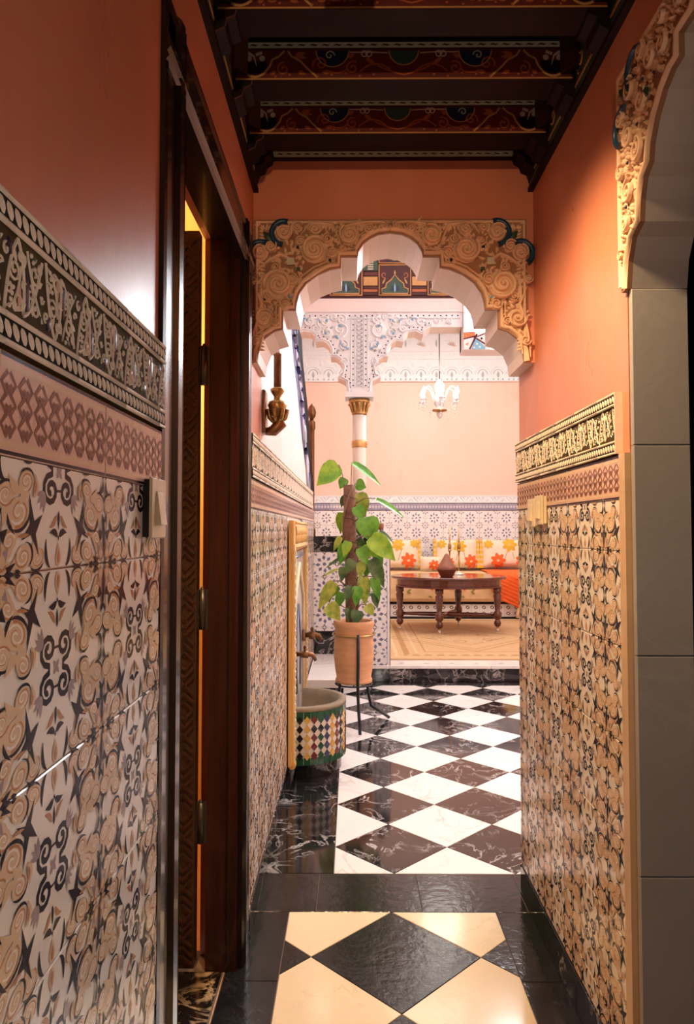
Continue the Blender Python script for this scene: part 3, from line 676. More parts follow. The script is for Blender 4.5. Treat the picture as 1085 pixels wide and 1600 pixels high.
def spandrel(mirror):
    sx = -1 if mirror else 1
    P = lambda px, py: (sx*(at(px, py, YA0).x-ACX), at(px, py, YA0).z)
    k = YA0/F
    m = MB(); z = 0.010; st = 'stucco_peach'
    poly = [(sx*a, b) for a, b in half]+[(0, AZ1), (sx*(AX0+0.004), AZ1), (sx*(AX0+0.004), AZ0)]
    m.prism(poly, 0.0, z, 'stucco_recess_shade')
    # mouldings along the cusps and the frame
    edge = [(sx*a, b) for a, b in offset(half, 0.012)]
    m.ridge(edge, 0.013, 0.013, z-0.001, st); m.ridge([(sx*a, b) for a, b in offset(half, 0.026)][1:-1], 0.006, 0.007, z-0.001, st)
    m.ridge([(0, AZ1-0.008), (sx*(AX0+0.012), AZ1-0.008), (sx*(AX0+0.012), AZ0)], 0.010, 0.009, z-0.001, st)
    top = resample([(0, AZ1-0.016), (sx*(AX0+0.020), AZ1-0.016), (sx*(AX0+0.020), AZ0+0.03)], 0.011)
    fringe(m, top, 0.020, z, st, 1 if not mirror else -1)
    sw = [(492, 393, 22, 1, 40), (436, 447, 25, -1, 200), (546, 370, 17, 1, 120), (493, 361, 11, -1, 0), (512, 377, 9, 1, 60), (444, 366, 14, -1, 20), (408, 398, 13, 1, 80), (432, 421, 9, -1, 100), (414, 500, 16, 1, 10), (419, 467, 8, -1, 200), (401, 535, 9, 1, 0), (577, 360, 9, 1, 180), (600, 356, 7, -1, 90), (470, 381, 9, 1, 20), (458, 440, 10, -1, 80), (520, 398, 10, 1, 160), (397, 440, 8, 1, 0), (446, 478, 10, 1, 30), (424, 388, 10, -1, 30), (466, 358, 8, 1, 0), (430, 505, 8, -1, 0)]
    for px, py, r, d, a0 in sw:
        x, y = P(px, py); swirl(m, x, y, r*k, z, st, d*sx, a0, 0.015+0.00040*r)
        if r > 13:
            fringe(m, arc(x, y, r*k*1.06, a0, a0+200, 11), 0.014, z, st, -1)
    for pts, wd in (([(393, 560), (398, 520), (410, 478), (398, 450)], 0.012), ([(405, 555), (412, 525), (432, 512), (440, 490)], 0.010), ([(396, 430), (420, 410), (440, 400), (462, 415), (470, 440)], 0.012), ([(455, 470), (470, 445), (500, 425), (528, 412)], 0.010), ([(470, 370), (485, 352), (520, 355), (535, 390)], 0.011), ([(525, 360), (560, 352), (590, 350), (608, 352)], 0.010), ([(556, 392), (566, 372), (590, 362), (610, 361)], 0.007), ([(500, 412), (518, 405), (530, 396), (545, 394)], 0.009), ([(425, 470), (440, 462), (452, 470), (446, 482)], 0.009), ([(418, 430), (410, 445), (408, 470), (430, 480)], 0.010)):
        q = []
        for a, b in zip(pts, pts[1:]): q += bez(P(*a), ((P(*a)[0]+P(*b)[0])/2+0.003, (P(*a)[1]+P(*b)[1])/2+0.003), P(*b), 4)[:-1]
        q.append(P(*pts[-1])); m.ridge(q, wd, 0.013, z, st, 2)
    rnd = random.Random(3)
    inside = lambda x, y: any(True for _ in [0])
    for _ in range(420):                      # small carved leaves between the scrolls
        px = rnd.uniform(394, 606); py = rnd.uniform(350, 560)
        lim = None
        for (a0, b0), (a1, b1) in zip(ax_px, ax_px[1:]):
            if a0 <= px-610 <= a1 and a1 > a0: lim = b0+(b1-b0)*(px-610-a0)/(a1-a0)
        if lim is None or py > lim-12: continue
        a = rnd.uniform(0, 360); L = rnd.uniform(8, 14)
        m.petal(P(px, py), P(px+L*math.cos(R(a)), min(py+L*math.sin(R(a)), lim-8)), 0.010, 0.010, z, st, 4, 0.003)
    o = m.build('stucco_panel', wa, Matrix.Translation((0, 0, 0.0)))
    # painted accents
    c = MB(); z2 = 0.020
    for px, py, a0, a1 in ((444, 367, 70, 265), (408, 399, 60, 235)):
        x, y = P(px, py); aa = arc(x, y, 19*k, *( (a0, a1) if not mirror else (180-a1, 180-a0) ), 12); c.ridge(aa, 0.017, 0.007, z2-0.004, 'paint_blue')
    x, y = P(422, 374); c.petal((x+sx*0.010, y-0.016), (x-sx*0.020, y+0.020), 0.022, 0.006, z2-0.004, 'paint_green')
    for px, py, s_, mt in ((455, 412, 0.011, 'paint_sage'), (467, 424, 0.0055, 'paint_green'), (434, 421, 0.004, 'paint_navy'), (466, 390, 0.004, 'paint_navy'), (415, 471, 0.004, 'paint_navy'), (513, 377, 0.004, 'paint_maroon'), (516, 410, 0.004, 'paint_navy')):
        x, y = P(px, py); c.prism([(x-s_, y-s_), (x+s_*1.1, y-s_*0.9), (x+s_, y+s_), (x-s_, y+s_)], z2-0.008, z2+0.002, mt)
    for px, py in ((452, 468), (430, 507)):
        x, y = P(px, py)
        for a in (20, 90, 160): c.petal((x, y), (x+0.014*math.cos(R(a)), y+0.014*math.sin(R(a))), 0.006, 0.005, z2-0.004, 'paint_sky')
    c.build('painted_accent', o)
    return o
spandrel(False); spandrel(True)

# near archway in the right wall (half outline measured along Y, mirrored about its axis)
RAC = 0.945
rh = [(1.450, 1.691), (1.440, 1.745), (1.418, 1.784), (1.380, 1.799), (1.374, 1.842), (1.360, 1.877), (1.333, 1.893), (1.326, 1.925), (1.302, 1.962), (1.268, 1.992), (1.235, 2.007), (1.204, 2.010), (1.204, 2.050), (1.150, 2.050), (1.120, 2.075), (1.060, 2.098), (0.945, 2.108)]
RT = 2.145
def near_arch():
    o_ = [(-(y-RAC), z) for y, z in rh]; out = o_+[(-a, b) for a, b in o_[-2::-1]]
    x0, x1 = -(JY+0.012-RAC), (JY+0.012-RAC)
    full = [(x0, 1.691)]+out+[(x1, 1.691), (x1, 2.52), (x0, 2.52)]
    m = MB(); n = len(full); b = m.add([(p[0], p[1], 0) for p in full]+[(p[0], p[1], XR-XJ) for p in full])
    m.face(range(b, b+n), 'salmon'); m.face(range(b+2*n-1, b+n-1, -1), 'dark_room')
    for i in range(n):
        j = (i+1) % n; m.face((b+j, b+i, b+n+i, b+n+j), 'jamb_soffit')
    w_ = m.build('wall_right_arch', None, FR(RAC, 0, XR))
    bm = bmesh.new(); bm.from_mesh(w_.data); bmesh.ops.recalc_face_normals(bm, faces=bm.faces[:]); bm.to_mesh(w_.data); bm.free()
    struct(w_, 'salmon wall over the cusped archway on the right')
    m = MB(); z = 0.010; st = 'stucco_peach'; e = 0.535
    for sx in (1, -1):
        hf = [(sx*a, b) for a, b in o_]
        m.prism(hf+[(0, RT), (-sx*e, RT), (-sx*e, 1.691)], 0, z, 'stucco_recess_shade')
        m.ridge([(sx*a, b) for a, b in offset(o_, 0.006)], 0.010, 0.010, z-0.001, st)
        m.ridge([(0, RT-0.006), (-sx*(e-0.006), RT-0.006), (-sx*(e-0.006), 1.70)], 0.008, 0.009, z-0.001, st)
        fringe(m, resample([(0, RT-0.012), (-sx*(e-0.012), RT-0.012), (-sx*(e-0.012), 1.75)], 0.010), 0.014, z, st, sx)
        for y, zz, r, d in ((1.415, 1.875, 0.026, 1), (1.43, 1.815, 0.018, -1), (1.37, 1.935, 0.026, -1), (1.452, 1.93, 0.018, 1), (1.41, 1.985, 0.026, 1), (1.345, 2.02, 0.026, -1), (1.45, 2.04, 0.018, -1), (1.40, 2.075, 0.024, 1), (1.30, 2.075, 0.024, 1), (1.345, 2.115, 0.018, -1), (1.25, 2.065, 0.020, -1), (1.25, 2.115, 0.016, 1), (1.18, 2.10, 0.018, 1), (1.10, 2.118, 0.014, -1), (1.455, 1.76, 0.012, 1), (1.02, 2.124, 0.011, 1)):
            swirl(m, -sx*(y-RAC), zz, r, z, st, d*sx, 30*r*100, 0.015)
            fringe(m, arc(-sx*(y-RAC), zz, r*1.1, 0, 300, 12), 0.010, z, st, -1)
        rnd = random.Random(5)
        for _ in range(220):
            y = rnd.uniform(1.10, 1.46); zz = rnd.uniform(1.80, 2.12)
            lim = max([q for p, q in rh if p >= y-0.02] or [0])
            if zz < lim+0.02: continue
            a = rnd.uniform(0, 6.28); m.petal((-sx*(y-RAC), zz), (-sx*(y-RAC)+0.016*math.cos(a), zz+0.016*math.sin(a)), 0.009, 0.012, z, st, 4)
    pn = m.build('stucco_panel', w_)
    c = MB()
    for sx in (1, -1):
        for y, zz, a0, a1 in ((1.440, 2.020, 55, 235), (1.372, 2.098, 55, 235)):
            c.ridge(arc(-sx*(y-RAC), zz, 0.036, *((a0, a1) if sx == 1 else (180-a1, 180-a0)), 12), 0.012, 0.008, 0.018, 'paint_blue')
        for y, zz in ((1.438, 2.088), (1.325, 2.025)):
            c.petal((-sx*(y-RAC)+sx*0.012, zz-0.016), (-sx*(y-RAC)-sx*0.012, zz+0.016), 0.020, 0.007, 0.018, 'paint_green')
        for y, zz in ((1.41, 1.93), (1.36, 1.98), (1.33, 2.05), (1.42, 1.845), (1.28, 2.03)):
            c.dome(-sx*(y-RAC), zz, 0.004, 0.004, 0.020, 'paint_navy', 6)
    c.build('painted_accent', pn)
near_arch()
m = MB(); m.box(XR, XJ, -2.5, 0.43, 0, 2.52, 'salmon'); wrr = struct(m.build('wall_right_rear'), 'salmon corridor wall before the right archway')
course(wrr, 'tile', T_FLOR, TW, TH, lambda u, v: FR(-u, v, XR), -0.42, 1.2, 0.095, BH0, -0.42, 0.155)
course(wrr, 'border_tile', T_BORD, TW, BH1-BH0, lambda u, v: FR(-u, v, XR), -0.42, 1.2, BH0, BH1, -0.42, BH0)
course(wrr, 'stucco_panel', T_FRZ, RP, RH1-RH0, lambda u, v: FR(-u, v, XR), -0.42, 1.2, RH0, RH1, -0.42, RH0)
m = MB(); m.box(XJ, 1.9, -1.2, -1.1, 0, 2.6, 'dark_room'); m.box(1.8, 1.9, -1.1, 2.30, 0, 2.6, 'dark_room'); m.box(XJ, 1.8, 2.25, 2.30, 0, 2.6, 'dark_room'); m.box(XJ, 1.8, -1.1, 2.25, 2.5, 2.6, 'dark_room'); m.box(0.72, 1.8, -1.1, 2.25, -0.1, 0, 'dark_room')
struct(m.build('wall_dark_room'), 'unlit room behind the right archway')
m = MB(); m.box(-0.43, XJ, -2.6, -2.5, 0, 2.52, 'salmon'); struct(m.build('wall_rear'), 'salmon wall at the corridor end behind')

# ---------------------------------------------------------------- corridor ceiling: beams and painted boards
m = MB(); m.box(-0.43, XJ, -2.5, YA0, 2.45, 2.52, 'beam_wood'); ceil = struct(m.build('ceiling'), 'dark painted wooden ceiling of the corridor', 'ceiling')
BZ = 2.322; BW = 0.088
def beam_mesh():
    L = XR-XL; m = MB(); m.box(0, L, 0, 2.45-BZ, -BW, 0, 'beam_wood'); z = 0.0006
    H_ = 2.45-BZ
    m.flat([(0.02, 0.0), (L-0.02, 0.0), (L-0.02, 0.080), (0.02, 0.080)], z, 'beam_red')
    z = 0.0010; y0 = 0.004
    m.ribbon([(0.02, 0.003), (L-0.02, 0.003)], 0.004, z, 'paint_gold'); m.ribbon([(0.02, 0.0775), (L-0.02, 0.0775)], 0.002, z, 'paint_maroon')
    # sage strip with leaf dashes
    m.flat([(0.045, 0.0815), (L-0.045, 0.0815), (L-0.045, 0.0965), (0.045, 0.0965)], z, 'paint_sage')
    n = 26
    for i in range(n):
        x = 0.05+(L-0.10)*(i+0.5)/n
        m.ribbon([(x-0.011, 0.0875), (x-0.003, 0.090), (x+0.004, 0.088), (x+0.011, 0.090)], 0.0042, z+0.0004, 'beam_wood', 2); m.flat(arc(x+0.0145, 0.090, 0.0018, 0, 300, 5), z+0.0004, 'paint_ivory')
    for sx in (1, -1):
        X = lambda x: L/2+sx*(x-L/2)
        g = lambda pts, wd, mt, t=0: m.ribbon([(X(a), b) for a, b in pts], wd, z, mt, t)
        g(arc(0.068, 0.042, 0.034, 185, 330, 10)+[(0.105, 0.034), (0.112, 0.052), (0.128, 0.060), (0.142, 0.074)], 0.0055, 'paint_gold')
        m.flat([(X(a), b) for a, b in arc(0.068, 0.044, 0.031, 175, 365, 12)], z-0.0002, 'beam_wood')
        g([(0.050, 0.070), (0.066, 0.060), (0.072, 0.036)], 0.009, 'paint_ivory', 1); g([(0.086, 0.070), (0.070, 0.064)], 0.008, 'paint_ivory')
        for q in ((0.053, 0.055), (0.086, 0.055)): m.flat([(X(a), b) for a, b in arc(q[0], q[1], 0.0075, 0, 330, 10)], z+0.0002, 'paint_ivory')
        g([(0.150, 0.074), (0.160, 0.060), (0.182, 0.048), (0.198, 0.030), (0.225, 0.006)], 0.0050, 'paint_gold')
        g(spiral(0.140, 0.028, 0.018, 1.3, 90, 1, 14), 0.0045, 'paint_orange'); g(spiral(0.232, 0.040, 0.020, 1.3, 200, -1, 14), 0.0045, 'paint_orange'); g(spiral(0.312, 0.030, 0.018, 1.4, 60, 1, 14), 0.0045, 'paint_orange')
        for a, b in (((0.168, 0.062), (0.196, 0.070)), ((0.168, 0.060), (0.200, 0.056)), ((0.236, 0.018), (0.262, 0.022)), ((0.345, 0.056), (0.372, 0.036)), ((0.108, 0.014), (0.122, 0.024)), ((0.176, 0.022), (0.196, 0.014)), ((0.30, 0.056), (0.318, 0.066))):
            m.leaf2((X(a[0]), a[1]), (X(b[0]), b[1]), 0.011, z, 'paint_orange', 6)
        g(bez((0.25, 0.022), (0.285, 0.010), (0.30, 0.030), 8), 0.004, 'paint_orange'); g(bez((0.33, 0.02), (0.37, 0.06), (0.41, 0.022), 10), 0.004, 'paint_orange'); g(bez((0.375, 0.036), (0.40, 0.022), (0.44, 0.012), 8), 0.004, 'paint_orange')
        m.flat([(X(a), b) for a, b in arc(0.262, 0.074, 0.040, 180, 360, 12)], z-0.0002, 'paint_navy'); g(arc(0.262, 0.074, 0.041, 180, 360, 12), 0.003, 'paint_gold')
        g(spiral(0.255, 0.062, 0.013, 1.2, 0, 1, 10), 0.003, 'paint_sage'); g([(0.305, 0.070), (0.365, 0.070), (0.40, 0.068)], 0.003, 'paint_ivory')
        g(spiral(0.342, 0.066, 0.008, 1, 0, 1, 8, 0.9), 0.003, 'paint_ivory'); g(spiral(0.353, 0.066, 0.008, 1, 0, 1, 8, 0.9), 0.003, 'paint_ivory')
        for k in range(8): m.flat([(X(a), b) for a, b in arc(0.12+0.035*k, 0.009+0.004*(k % 3), 0.003, 0, 300, 6)], z, 'paint_orange')
    m.flat(arc(L/2, 0.074, 0.036, 180, 360, 12), z-0.0001, 'paint_leafgreen'); m.ribbon(arc(L/2, 0.074, 0.037, 180, 360, 12), 0.003, z, 'paint_gold')
    # gilded chamfer blocks at both ends
    for sx in (1, -1):
        X = lambda x: L/2+sx*(x-L/2)
        b = m.add([(X(0), 0.012, 0), (X(0.052), 0.012, 0), (X(0.052), 0.115, 0), (X(0), 0.115, 0), (X(0), 0.012, 0.036), (X(0), 0.115, 0.036), (X(0.022), 0.012, 0.036), (X(0.022), 0.115, 0.036)])
        for q, mt in (((6, 1, 2, 7), 'leaf_wood'), ((4, 6, 7, 5), 'paint_maroon'), ((0, 1, 6, 4), 'beam_wood'), ((3, 5, 7, 2), 'beam_wood')): m.face([b+i for i in q], mt)
    return m.mesh('beam')
def corbel_mesh():
    pr = [(0, 0), (0.060, 0), (0.058, -0.010), (0.040, -0.018), (0.036, -0.036), (0.016, -0.046), (0.010, -0.058), (0, -0.058)]
    m = MB(); m.prism(pr, -BW+0.002, -0.002, 'beam_wood'); m.ridge(pr[1:7], 0.004, 0.002, -0.002, 'paint_maroon'); return m.mesh('corbel')
bmesh_, cmesh = beam_mesh(), corbel_mesh()
for k in range(7):
    y = 2.0-0.245*k+0.0
    bo = obj('beam', bmesh_, ceil, FF(XL, BZ, y)); obj('corbel', cmesh, bo)
    o = obj('corbel', cmesh, bo, frame((XR-XL, 0, -BW), (-1, 0, 0), (0, 1, 0)))
m = MB(); L = XR-XL
m.flat([(0.06, 0), (L-0.06, 0), (L-0.06, 0.018), (0.06, 0.018)], 0.004, 'paint_sage'); m.box(0.05, L-0.05, -0.012, 0.03, 0, 0.0035, 'paint_maroon')
for i in range(26):
    x = 0.07+(L-0.14)*(i+0.5)/26; m.ribbon([(x-0.010, 0.008), (x-0.003, 0.0105), (x+0.004, 0.0085), (x+0.010, 0.0105)], 0.0042, 0.0045, 'beam_wood', 2)
m.build('painted_strip', ceil, FF(XL, 2.375, YA0)); 
for fr, s in ((lambda y: FL(y, 0, XL), 1), (lambda y: FR(y, 0, XR), -1)):
    m = MB(); a, b = (-2.5, YA0) if s == 1 else (-YA0, 2.5)
    m.box(a, b, 2.270, 2.46, 0, 0.012, 'paint_leafgreen'); m.box(a, b, 2.262, 2.274, 0, 0.016, 'beam_wood'); m.box(a, b, 2.300, 2.306, 0.012, 0.014, 'paint_gold')
    for i in range(60):
        u = a+(i+0.5)*0.079
        if u < b: m.ridge(spiral(u, 2.345, 0.028, 1.3, 40*i, 1 if i % 2 else -1, 10), 0.006, 0.003, 0.012, 'paint_maroon' if i % 3 else 'paint_gold')
    m.build('side_board', ceil, FL(0, 0, XL) if s == 1 else FR(0, 0, XR))
for sx in (0, 1):
    m = MB(); pr = [(0, 0), (0.066, 0.0), (0.060, -0.020), (0.044, -0.030), (0.038, -0.048), (0.020, -0.056), (0.012, -0.082), (0, -0.086)]
    m.prism(pr, 0, 0.07, 'beam_wood'); m.build('end_corbel', ceil, FF(XL, 2.37, YA0) if sx == 0 else frame((XR, YA0-0.07, 2.37), (-1, 0, 0), (0, 0, 1)))

# ---------------------------------------------------------------- left door
door = struct(empty('door_1', (XL, 1.63, 0)), 'dark lacquered door frame with carved leaf opened inward', 'door')
def dpart(m, name, parent=None): return m.build(name, parent or door, Matrix.Translation((-XL, -1.63, 0)))
DY0, DY1, DZ = 1.262, 2.015, 1.965
def casing_profile(y_out, y_in):        # plan section, (x, y)
    s = 1 if y_in > y_out else -1; w_ = abs(y_in-y_out)
    return [(XL-0.001, y_out), (XL+0.008, y_out), (XL+0.010, y_out+s*0.012), (XL+0.006, y_out+s*0.022), (XL+0.006, y_out+s*w_*0.55), (XL+0.014, y_out+s*w_*0.66), (XL+0.016, y_out+s*w_*0.82), (XL+0.010, y_out+s*w_*0.88), (XL+0.014, y_out+s*w_*0.95), (XL+0.008, y_in), (XL-0.02, y_in), (XL-0.02, y_out+s*0.02)]
for yo, yi in ((1.138, DY0), (2.150, DY1)):
    m = MB(); m.prism(casing_profile(yo, yi), 0.0, 2.088, 'dark_wood'); dpart(m, 'casing')
m = MB(); pr = casing_profile(2.088, DZ); 
m2 = [(a, b) for a, b in pr]
n = len(m2); b = m.add([(a, 1.139, z) for a, z in m2]+[(a, 2.149, z) for a, z in m2])
m.face(range(b+n-1, b-1, -1), 'dark_wood'); m.face(range(b+n, b+2*n), 'dark_wood')
for i in range(n): m.face((b+i, b+(i+1) % n, b+n+(i+1) % n, b+n+i), 'dark_wood')
dpart(m, 'head_casing')
m = MB(); m.box(-0.400, XL-0.005, DY1-0.012, 2.085, 0.0, 2.03, 'door_wood'); m.box(-0.345, -0.340, DY1-0.014, DY1-0.011, 0, 2.02, 'dark_wood'); dpart(m, 'jamb')
m = MB(); m.box(-0.43, XL-0.005, 1.195, DY0-0.004, 0.0, 2.03, 'door_wood'); dpart(m, 'jamb')
m = MB(); m.box(-0.395, XL-0.005, DY0-0.004, DY1-0.012, 2.018, 2.06, 'door_wood'); dpart(m, 'lintel')
lf = MB(); LX0, LX1 = -1.13, -0.428; lf.box(LX0, LX1, 1.990, 2.028, 0.015, 2.040, 'leaf_wood'); leaf = dpart(lf, 'door_leaf')
def rib_mesh(s):
    m = MB(); m.box(-0.017, 0.017, -0.0032, 0.0032, 0, 0.007, 'leaf_wood'); me = m.mesh('slat'); me.transform(Matrix.Rotation(s*PI/4, 4, 'Z')); return me
ra, rb = rib_mesh(1), rib_mesh(-1)
cols = [LX1-0.018-0.026*i for i in range(3)]
for ci, x in enumerate(cols):
    for j in range(88):
        z = 0.04+j*0.0226
        obj('slat', ra if (ci+(j//3)) % 2 else rb, leaf, frame((x, 1.990, z), (1, 0, 0), (0, 0, 1)))
for z in (1.66, 0.98, 0.40):
    m = MB(); m.tube([(-0.414, 1.999, z-0.055), (-0.414, 1.999, z+0.055)], 0.009, 'steel', 10); m.box(-0.430, -0.398, 1.999, 2.004, z-0.055, z+0.055, 'steel'); m.dome(-0.414, 1.999, 0.006, 0.008, z+0.055, 'steel', 8); dpart(m, 'hinge')
# lit side room behind the door
m = MB(); m.box(-2.2, -2.1, 0.6, 3.3, 0, 2.6, 'room_ochre'); m.box(-2.1, -0.43, 0.6, 0.7, 0, 2.6, 'room_ochre'); m.box(-2.1, -0.43, 3.2, 3.3, 0, 2.6, 'room_ochre'); m.box(-2.1, -0.43, 0.7, 3.2, 2.5, 2.6, 'room_ochre')
struct(m.build('wall_side_room'), 'warm ochre walls of the lit room behind the door')
m = MB(); m.box(-2.1, -0.56, 0.7, 3.2, -0.1, 0.0, 'terracotta'); m.box(-0.56, -0.43, 0.7, 1.2, -0.1, 0.0, 'terracotta'); m.box(-0.56, -0.43, 2.1, 3.2, -0.1, 0.0, 'terracotta'); struct(m.build('floor_side_room'), 'terracotta floor of the lit side room', 'floor')

# ---------------------------------------------------------------- patio shell
m = MB(); m.box(XJ, 3.0, YA1-0.12, YA1, 0, 4.0, 'salmon_pale'); m.box(XL-0.12, XJ, YA1-0.12, YA1, 2.53, 4.0, 'salmon_pale'); struct(m.build('wall_patio_front'), 'pale patio wall beside and above the corridor arch')
m = MB(); m.box(3.0, 3.1, YA1-0.12, YC+0.2, 0, 4.0, 'salmon_pale'); struct(m.build('wall_patio_right'), 'pale patio wall on the far right')
m = MB()
for b in ((-1.5, 3.1, 2.2, 2.75), (-1.5, 3.1, 5.45, 6.1), (-1.5, -0.05, 2.75, 5.45), (2.65, 3.1, 2.75, 5.45)): m.box(b[0], b[1], b[2], b[3], 4.0, 4.12, 'white_plaster')
struct(m.build('ceiling_patio'), 'white patio ceiling around the skylight', 'ceiling')
m = MB(); m.box(-1.52, -1.42, 3.9, YF, 0, 4.1, 'salmon_pale'); m.box(-1.42, XL-0.12, 3.9, 4.0, 0, 4.0, 'salmon_pale'); struct(m.build('wall_stair'), 'pale salmon wall beyond the stair rail')

# ---------------------------------------------------------------- salon shell
m = MB(); m.box(-1.5, 3.3, YC+0.01, YF, -0.1, ZP, 'white_marble'); fs = struct(m.build('floor_salon'), 'raised salon floor one step above the patio', 'floor')
k = 0
x = 0.3-0.40*4
while x < 2.9:
    m = MB(); m.cham([(0.0012, 0.001), (0.3988, 0.001), (0.3988, 0.104), (0.0012, 0.104)], 0, 0.012, 0.002, 'black_marble'); m.build('riser_tile', fs, FF(x, 0, YC+0.002))
    m = MB(); m.cham([(0.0012, 0), (0.3988, 0), (0.3988, 0.13), (0.0012, 0.13)], 0, 0.024, 0.003, 'white_marble')
    for q in (0.1, 0.3): m.flat([(q-0.03, 0.10), (q, 0.092), (q+0.03, 0.10), (q, 0.108)], 0.0243, 'zel_black')
    m.build('nosing_tile', fs, Matrix.Translation((x, YC-0.018, 0.106))); x += 0.40
m = MB(); m.box(-1.5, 3.4, YF, YF+0.12, 0, 4.2, 'salmon_pale'); wf = struct(m.build('wall_far'), 'pale salmon far salon wall above a patterned tile dado')
m = MB(); m.box(3.3, 3.4, YC, YF, 0, 4.2, 'salmon_pale'); struct(m.build('wall_salon_right'), 'pale salmon right wall of the salon')
m = MB(); m.box(-1.5, 3.4, YC, YF, 4.1, 4.2, 'white_plaster'); struct(m.build('ceiling_salon'), 'white salon ceiling', 'ceiling')
course(wf, 'tile', T_STAR, 0.232, 0.188, lambda u, v: FF(u, v, YF), -0.75, 2.6, 0.69, 1.447, 0.02, 1.447-0.188*5)
for i in range(15):
    m = MB(); a = 0.232; g = 0.001
    m.cham([(g, g), (a-g, g), (a-g, 0.098), (g, 0.098)], 0, 0.009, 0.0015, 'tile_lilac')
    for k in range(6):
        q = a*(k+0.5)/6
        m.flat([(q-0.014, 0.05), (q, 0.032), (q+0.014, 0.05), (q, 0.068)], 0.0096, 'tile_white'); m.flat([(q-0.006, 0.05), (q, 0.042), (q+0.006, 0.05), (q, 0.058)], 0.0100, 'tile_bluegrey')
    m.flat([(0.002, 0.004), (a-0.002, 0.004), (a-0.002, 0.009), (0.002, 0.009)], 0.0096, 'tile_navy'); m.flat([(0.002, 0.088), (a-0.002, 0.088), (a-0.002, 0.093), (0.002, 0.093)], 0.0096, 'tile_bluegrey')
    m.build('border_tile', wf, FF(-0.75+i*a, 1.449, YF))
m = MB(); m.box(0, 3.4, 0, 0.09, 0, 0.014, 'stucco_white')
for y in (0.006, 0.084): m.ridge([(0, y), (3.4, y)], 0.010, 0.008, 0.013, 'stucco_white')
for i in range(34):
    u = 0.05+0.1*i; s = 1 if i % 2 else -1
    m.ridge([(u-0.05, 0.045-s*0.026), (u, 0.045+s*0.026), (u+0.05, 0.045-s*0.026)], 0.010, 0.008, 0.014, 'stucco_white'); m.petal((u-0.018, 0.045-s*0.028), (u+0.014, 0.045), 0.012, 0.006, 0.014, 'stucco_grey')
m.build('stucco_band', wf, FF(-0.8, 1.548, YF))
m = MB(); W_ = 3.8; m.box(0, W_, 0, 0.664, 0, 0.02, 'stucco_white')                 # lace frieze under the salon ceiling
for y in (0.01, 0.30, 0.40, 0.62): m.ridge([(0, y), (W_, y)], 0.016, 0.012, 0.019, 'stucco_white')
for i in range(19):
    u = 0.1+0.2*i
    m.ridge(arc(u, 0.10, 0.095, 0, 180, 10), 0.014, 0.012, 0.019, 'stucco_white'); m.ridge(arc(u, 0.10, 0.060, 0, 180, 8), 0.010, 0.010, 0.019, 'stucco_grey')
    m.petal((u, 0.05), (u, 0.14), 0.04, 0.012, 0.019, 'stucco_grey'); m.petal((u+0.1, 0.19), (u+0.1, 0.28), 0.05, 0.010, 0.019, 'stucco_white')
    for k in range(3): m.dome(u-0.06+0.06*k, 0.032, 0.014, 0.010, 0.019, 'stucco_grey', 6)
    for k in range(4): m.dome(u-0.075+0.05*k, 0.35, 0.012, 0.008, 0.019, 'stucco_white', 6)
    if i % 2:
        for a in range(0, 180, 30): m.petal((u, 0.47), (u+0.07*math.cos(R(a)), 0.47+0.07*math.sin(R(a))), 0.02, 0.010, 0.019, 'stucco_grey' if a % 60 else 'tile_pink')
    else:
        m.petal((u, 0.45), (u, 0.56), 0.03, 0.010, 0.019, 'stucco_grey')
m.build('stucco_band', wf, FF(-1.0, 3.121, YF))

# ---------------------------------------------------------------- arcade with cusped arches and painted fascia
ccx = at(562, 612, YC).x
lobes = [(20, 612), (21, 596), (34, 589), (28, 583), (26, 574), (30, 563), (37, 557.5), (45, 557), (45, 546), (50, 537), (58, 532.5), (69, 534), (70, 525), (77, 519), (88, 517.5), (100, 523), (103, 515), (112, 511)]
LB = [(at(562+a, b, YC).x-ccx, at(562+a, b, YC).z) for a, b in lobes]
ZT = at(700, 488, YC).z; ZB = at(700, 467, YC).z; ZF = LB[-1][1]; AXR = at(723, 487, YC).x-ccx
poly = [(-LB[0][0], LB[0][1]), (LB[0][0], LB[0][1])]+LB[1:]+[(AXR, ZF), (AXR, ZT), (-1.42, ZT), (-1.42, ZF)]+[(-a, b) for a, b in LB[::-1]][:-1]
m = MB(); m.prism(poly, 0, 0.2, 'stucco_white', 'arch_soffit'); wc = m.build('wall_arcade', None, frame((ccx, YC+0.2, 0), (1, 0, 0), (0, 0, 1)))
struct(wc, 'white carved stucco arcade with cusped arches before the salon')
m = MB(); z = 0.0; hh = 0.016; s_ = 'stucco_white'
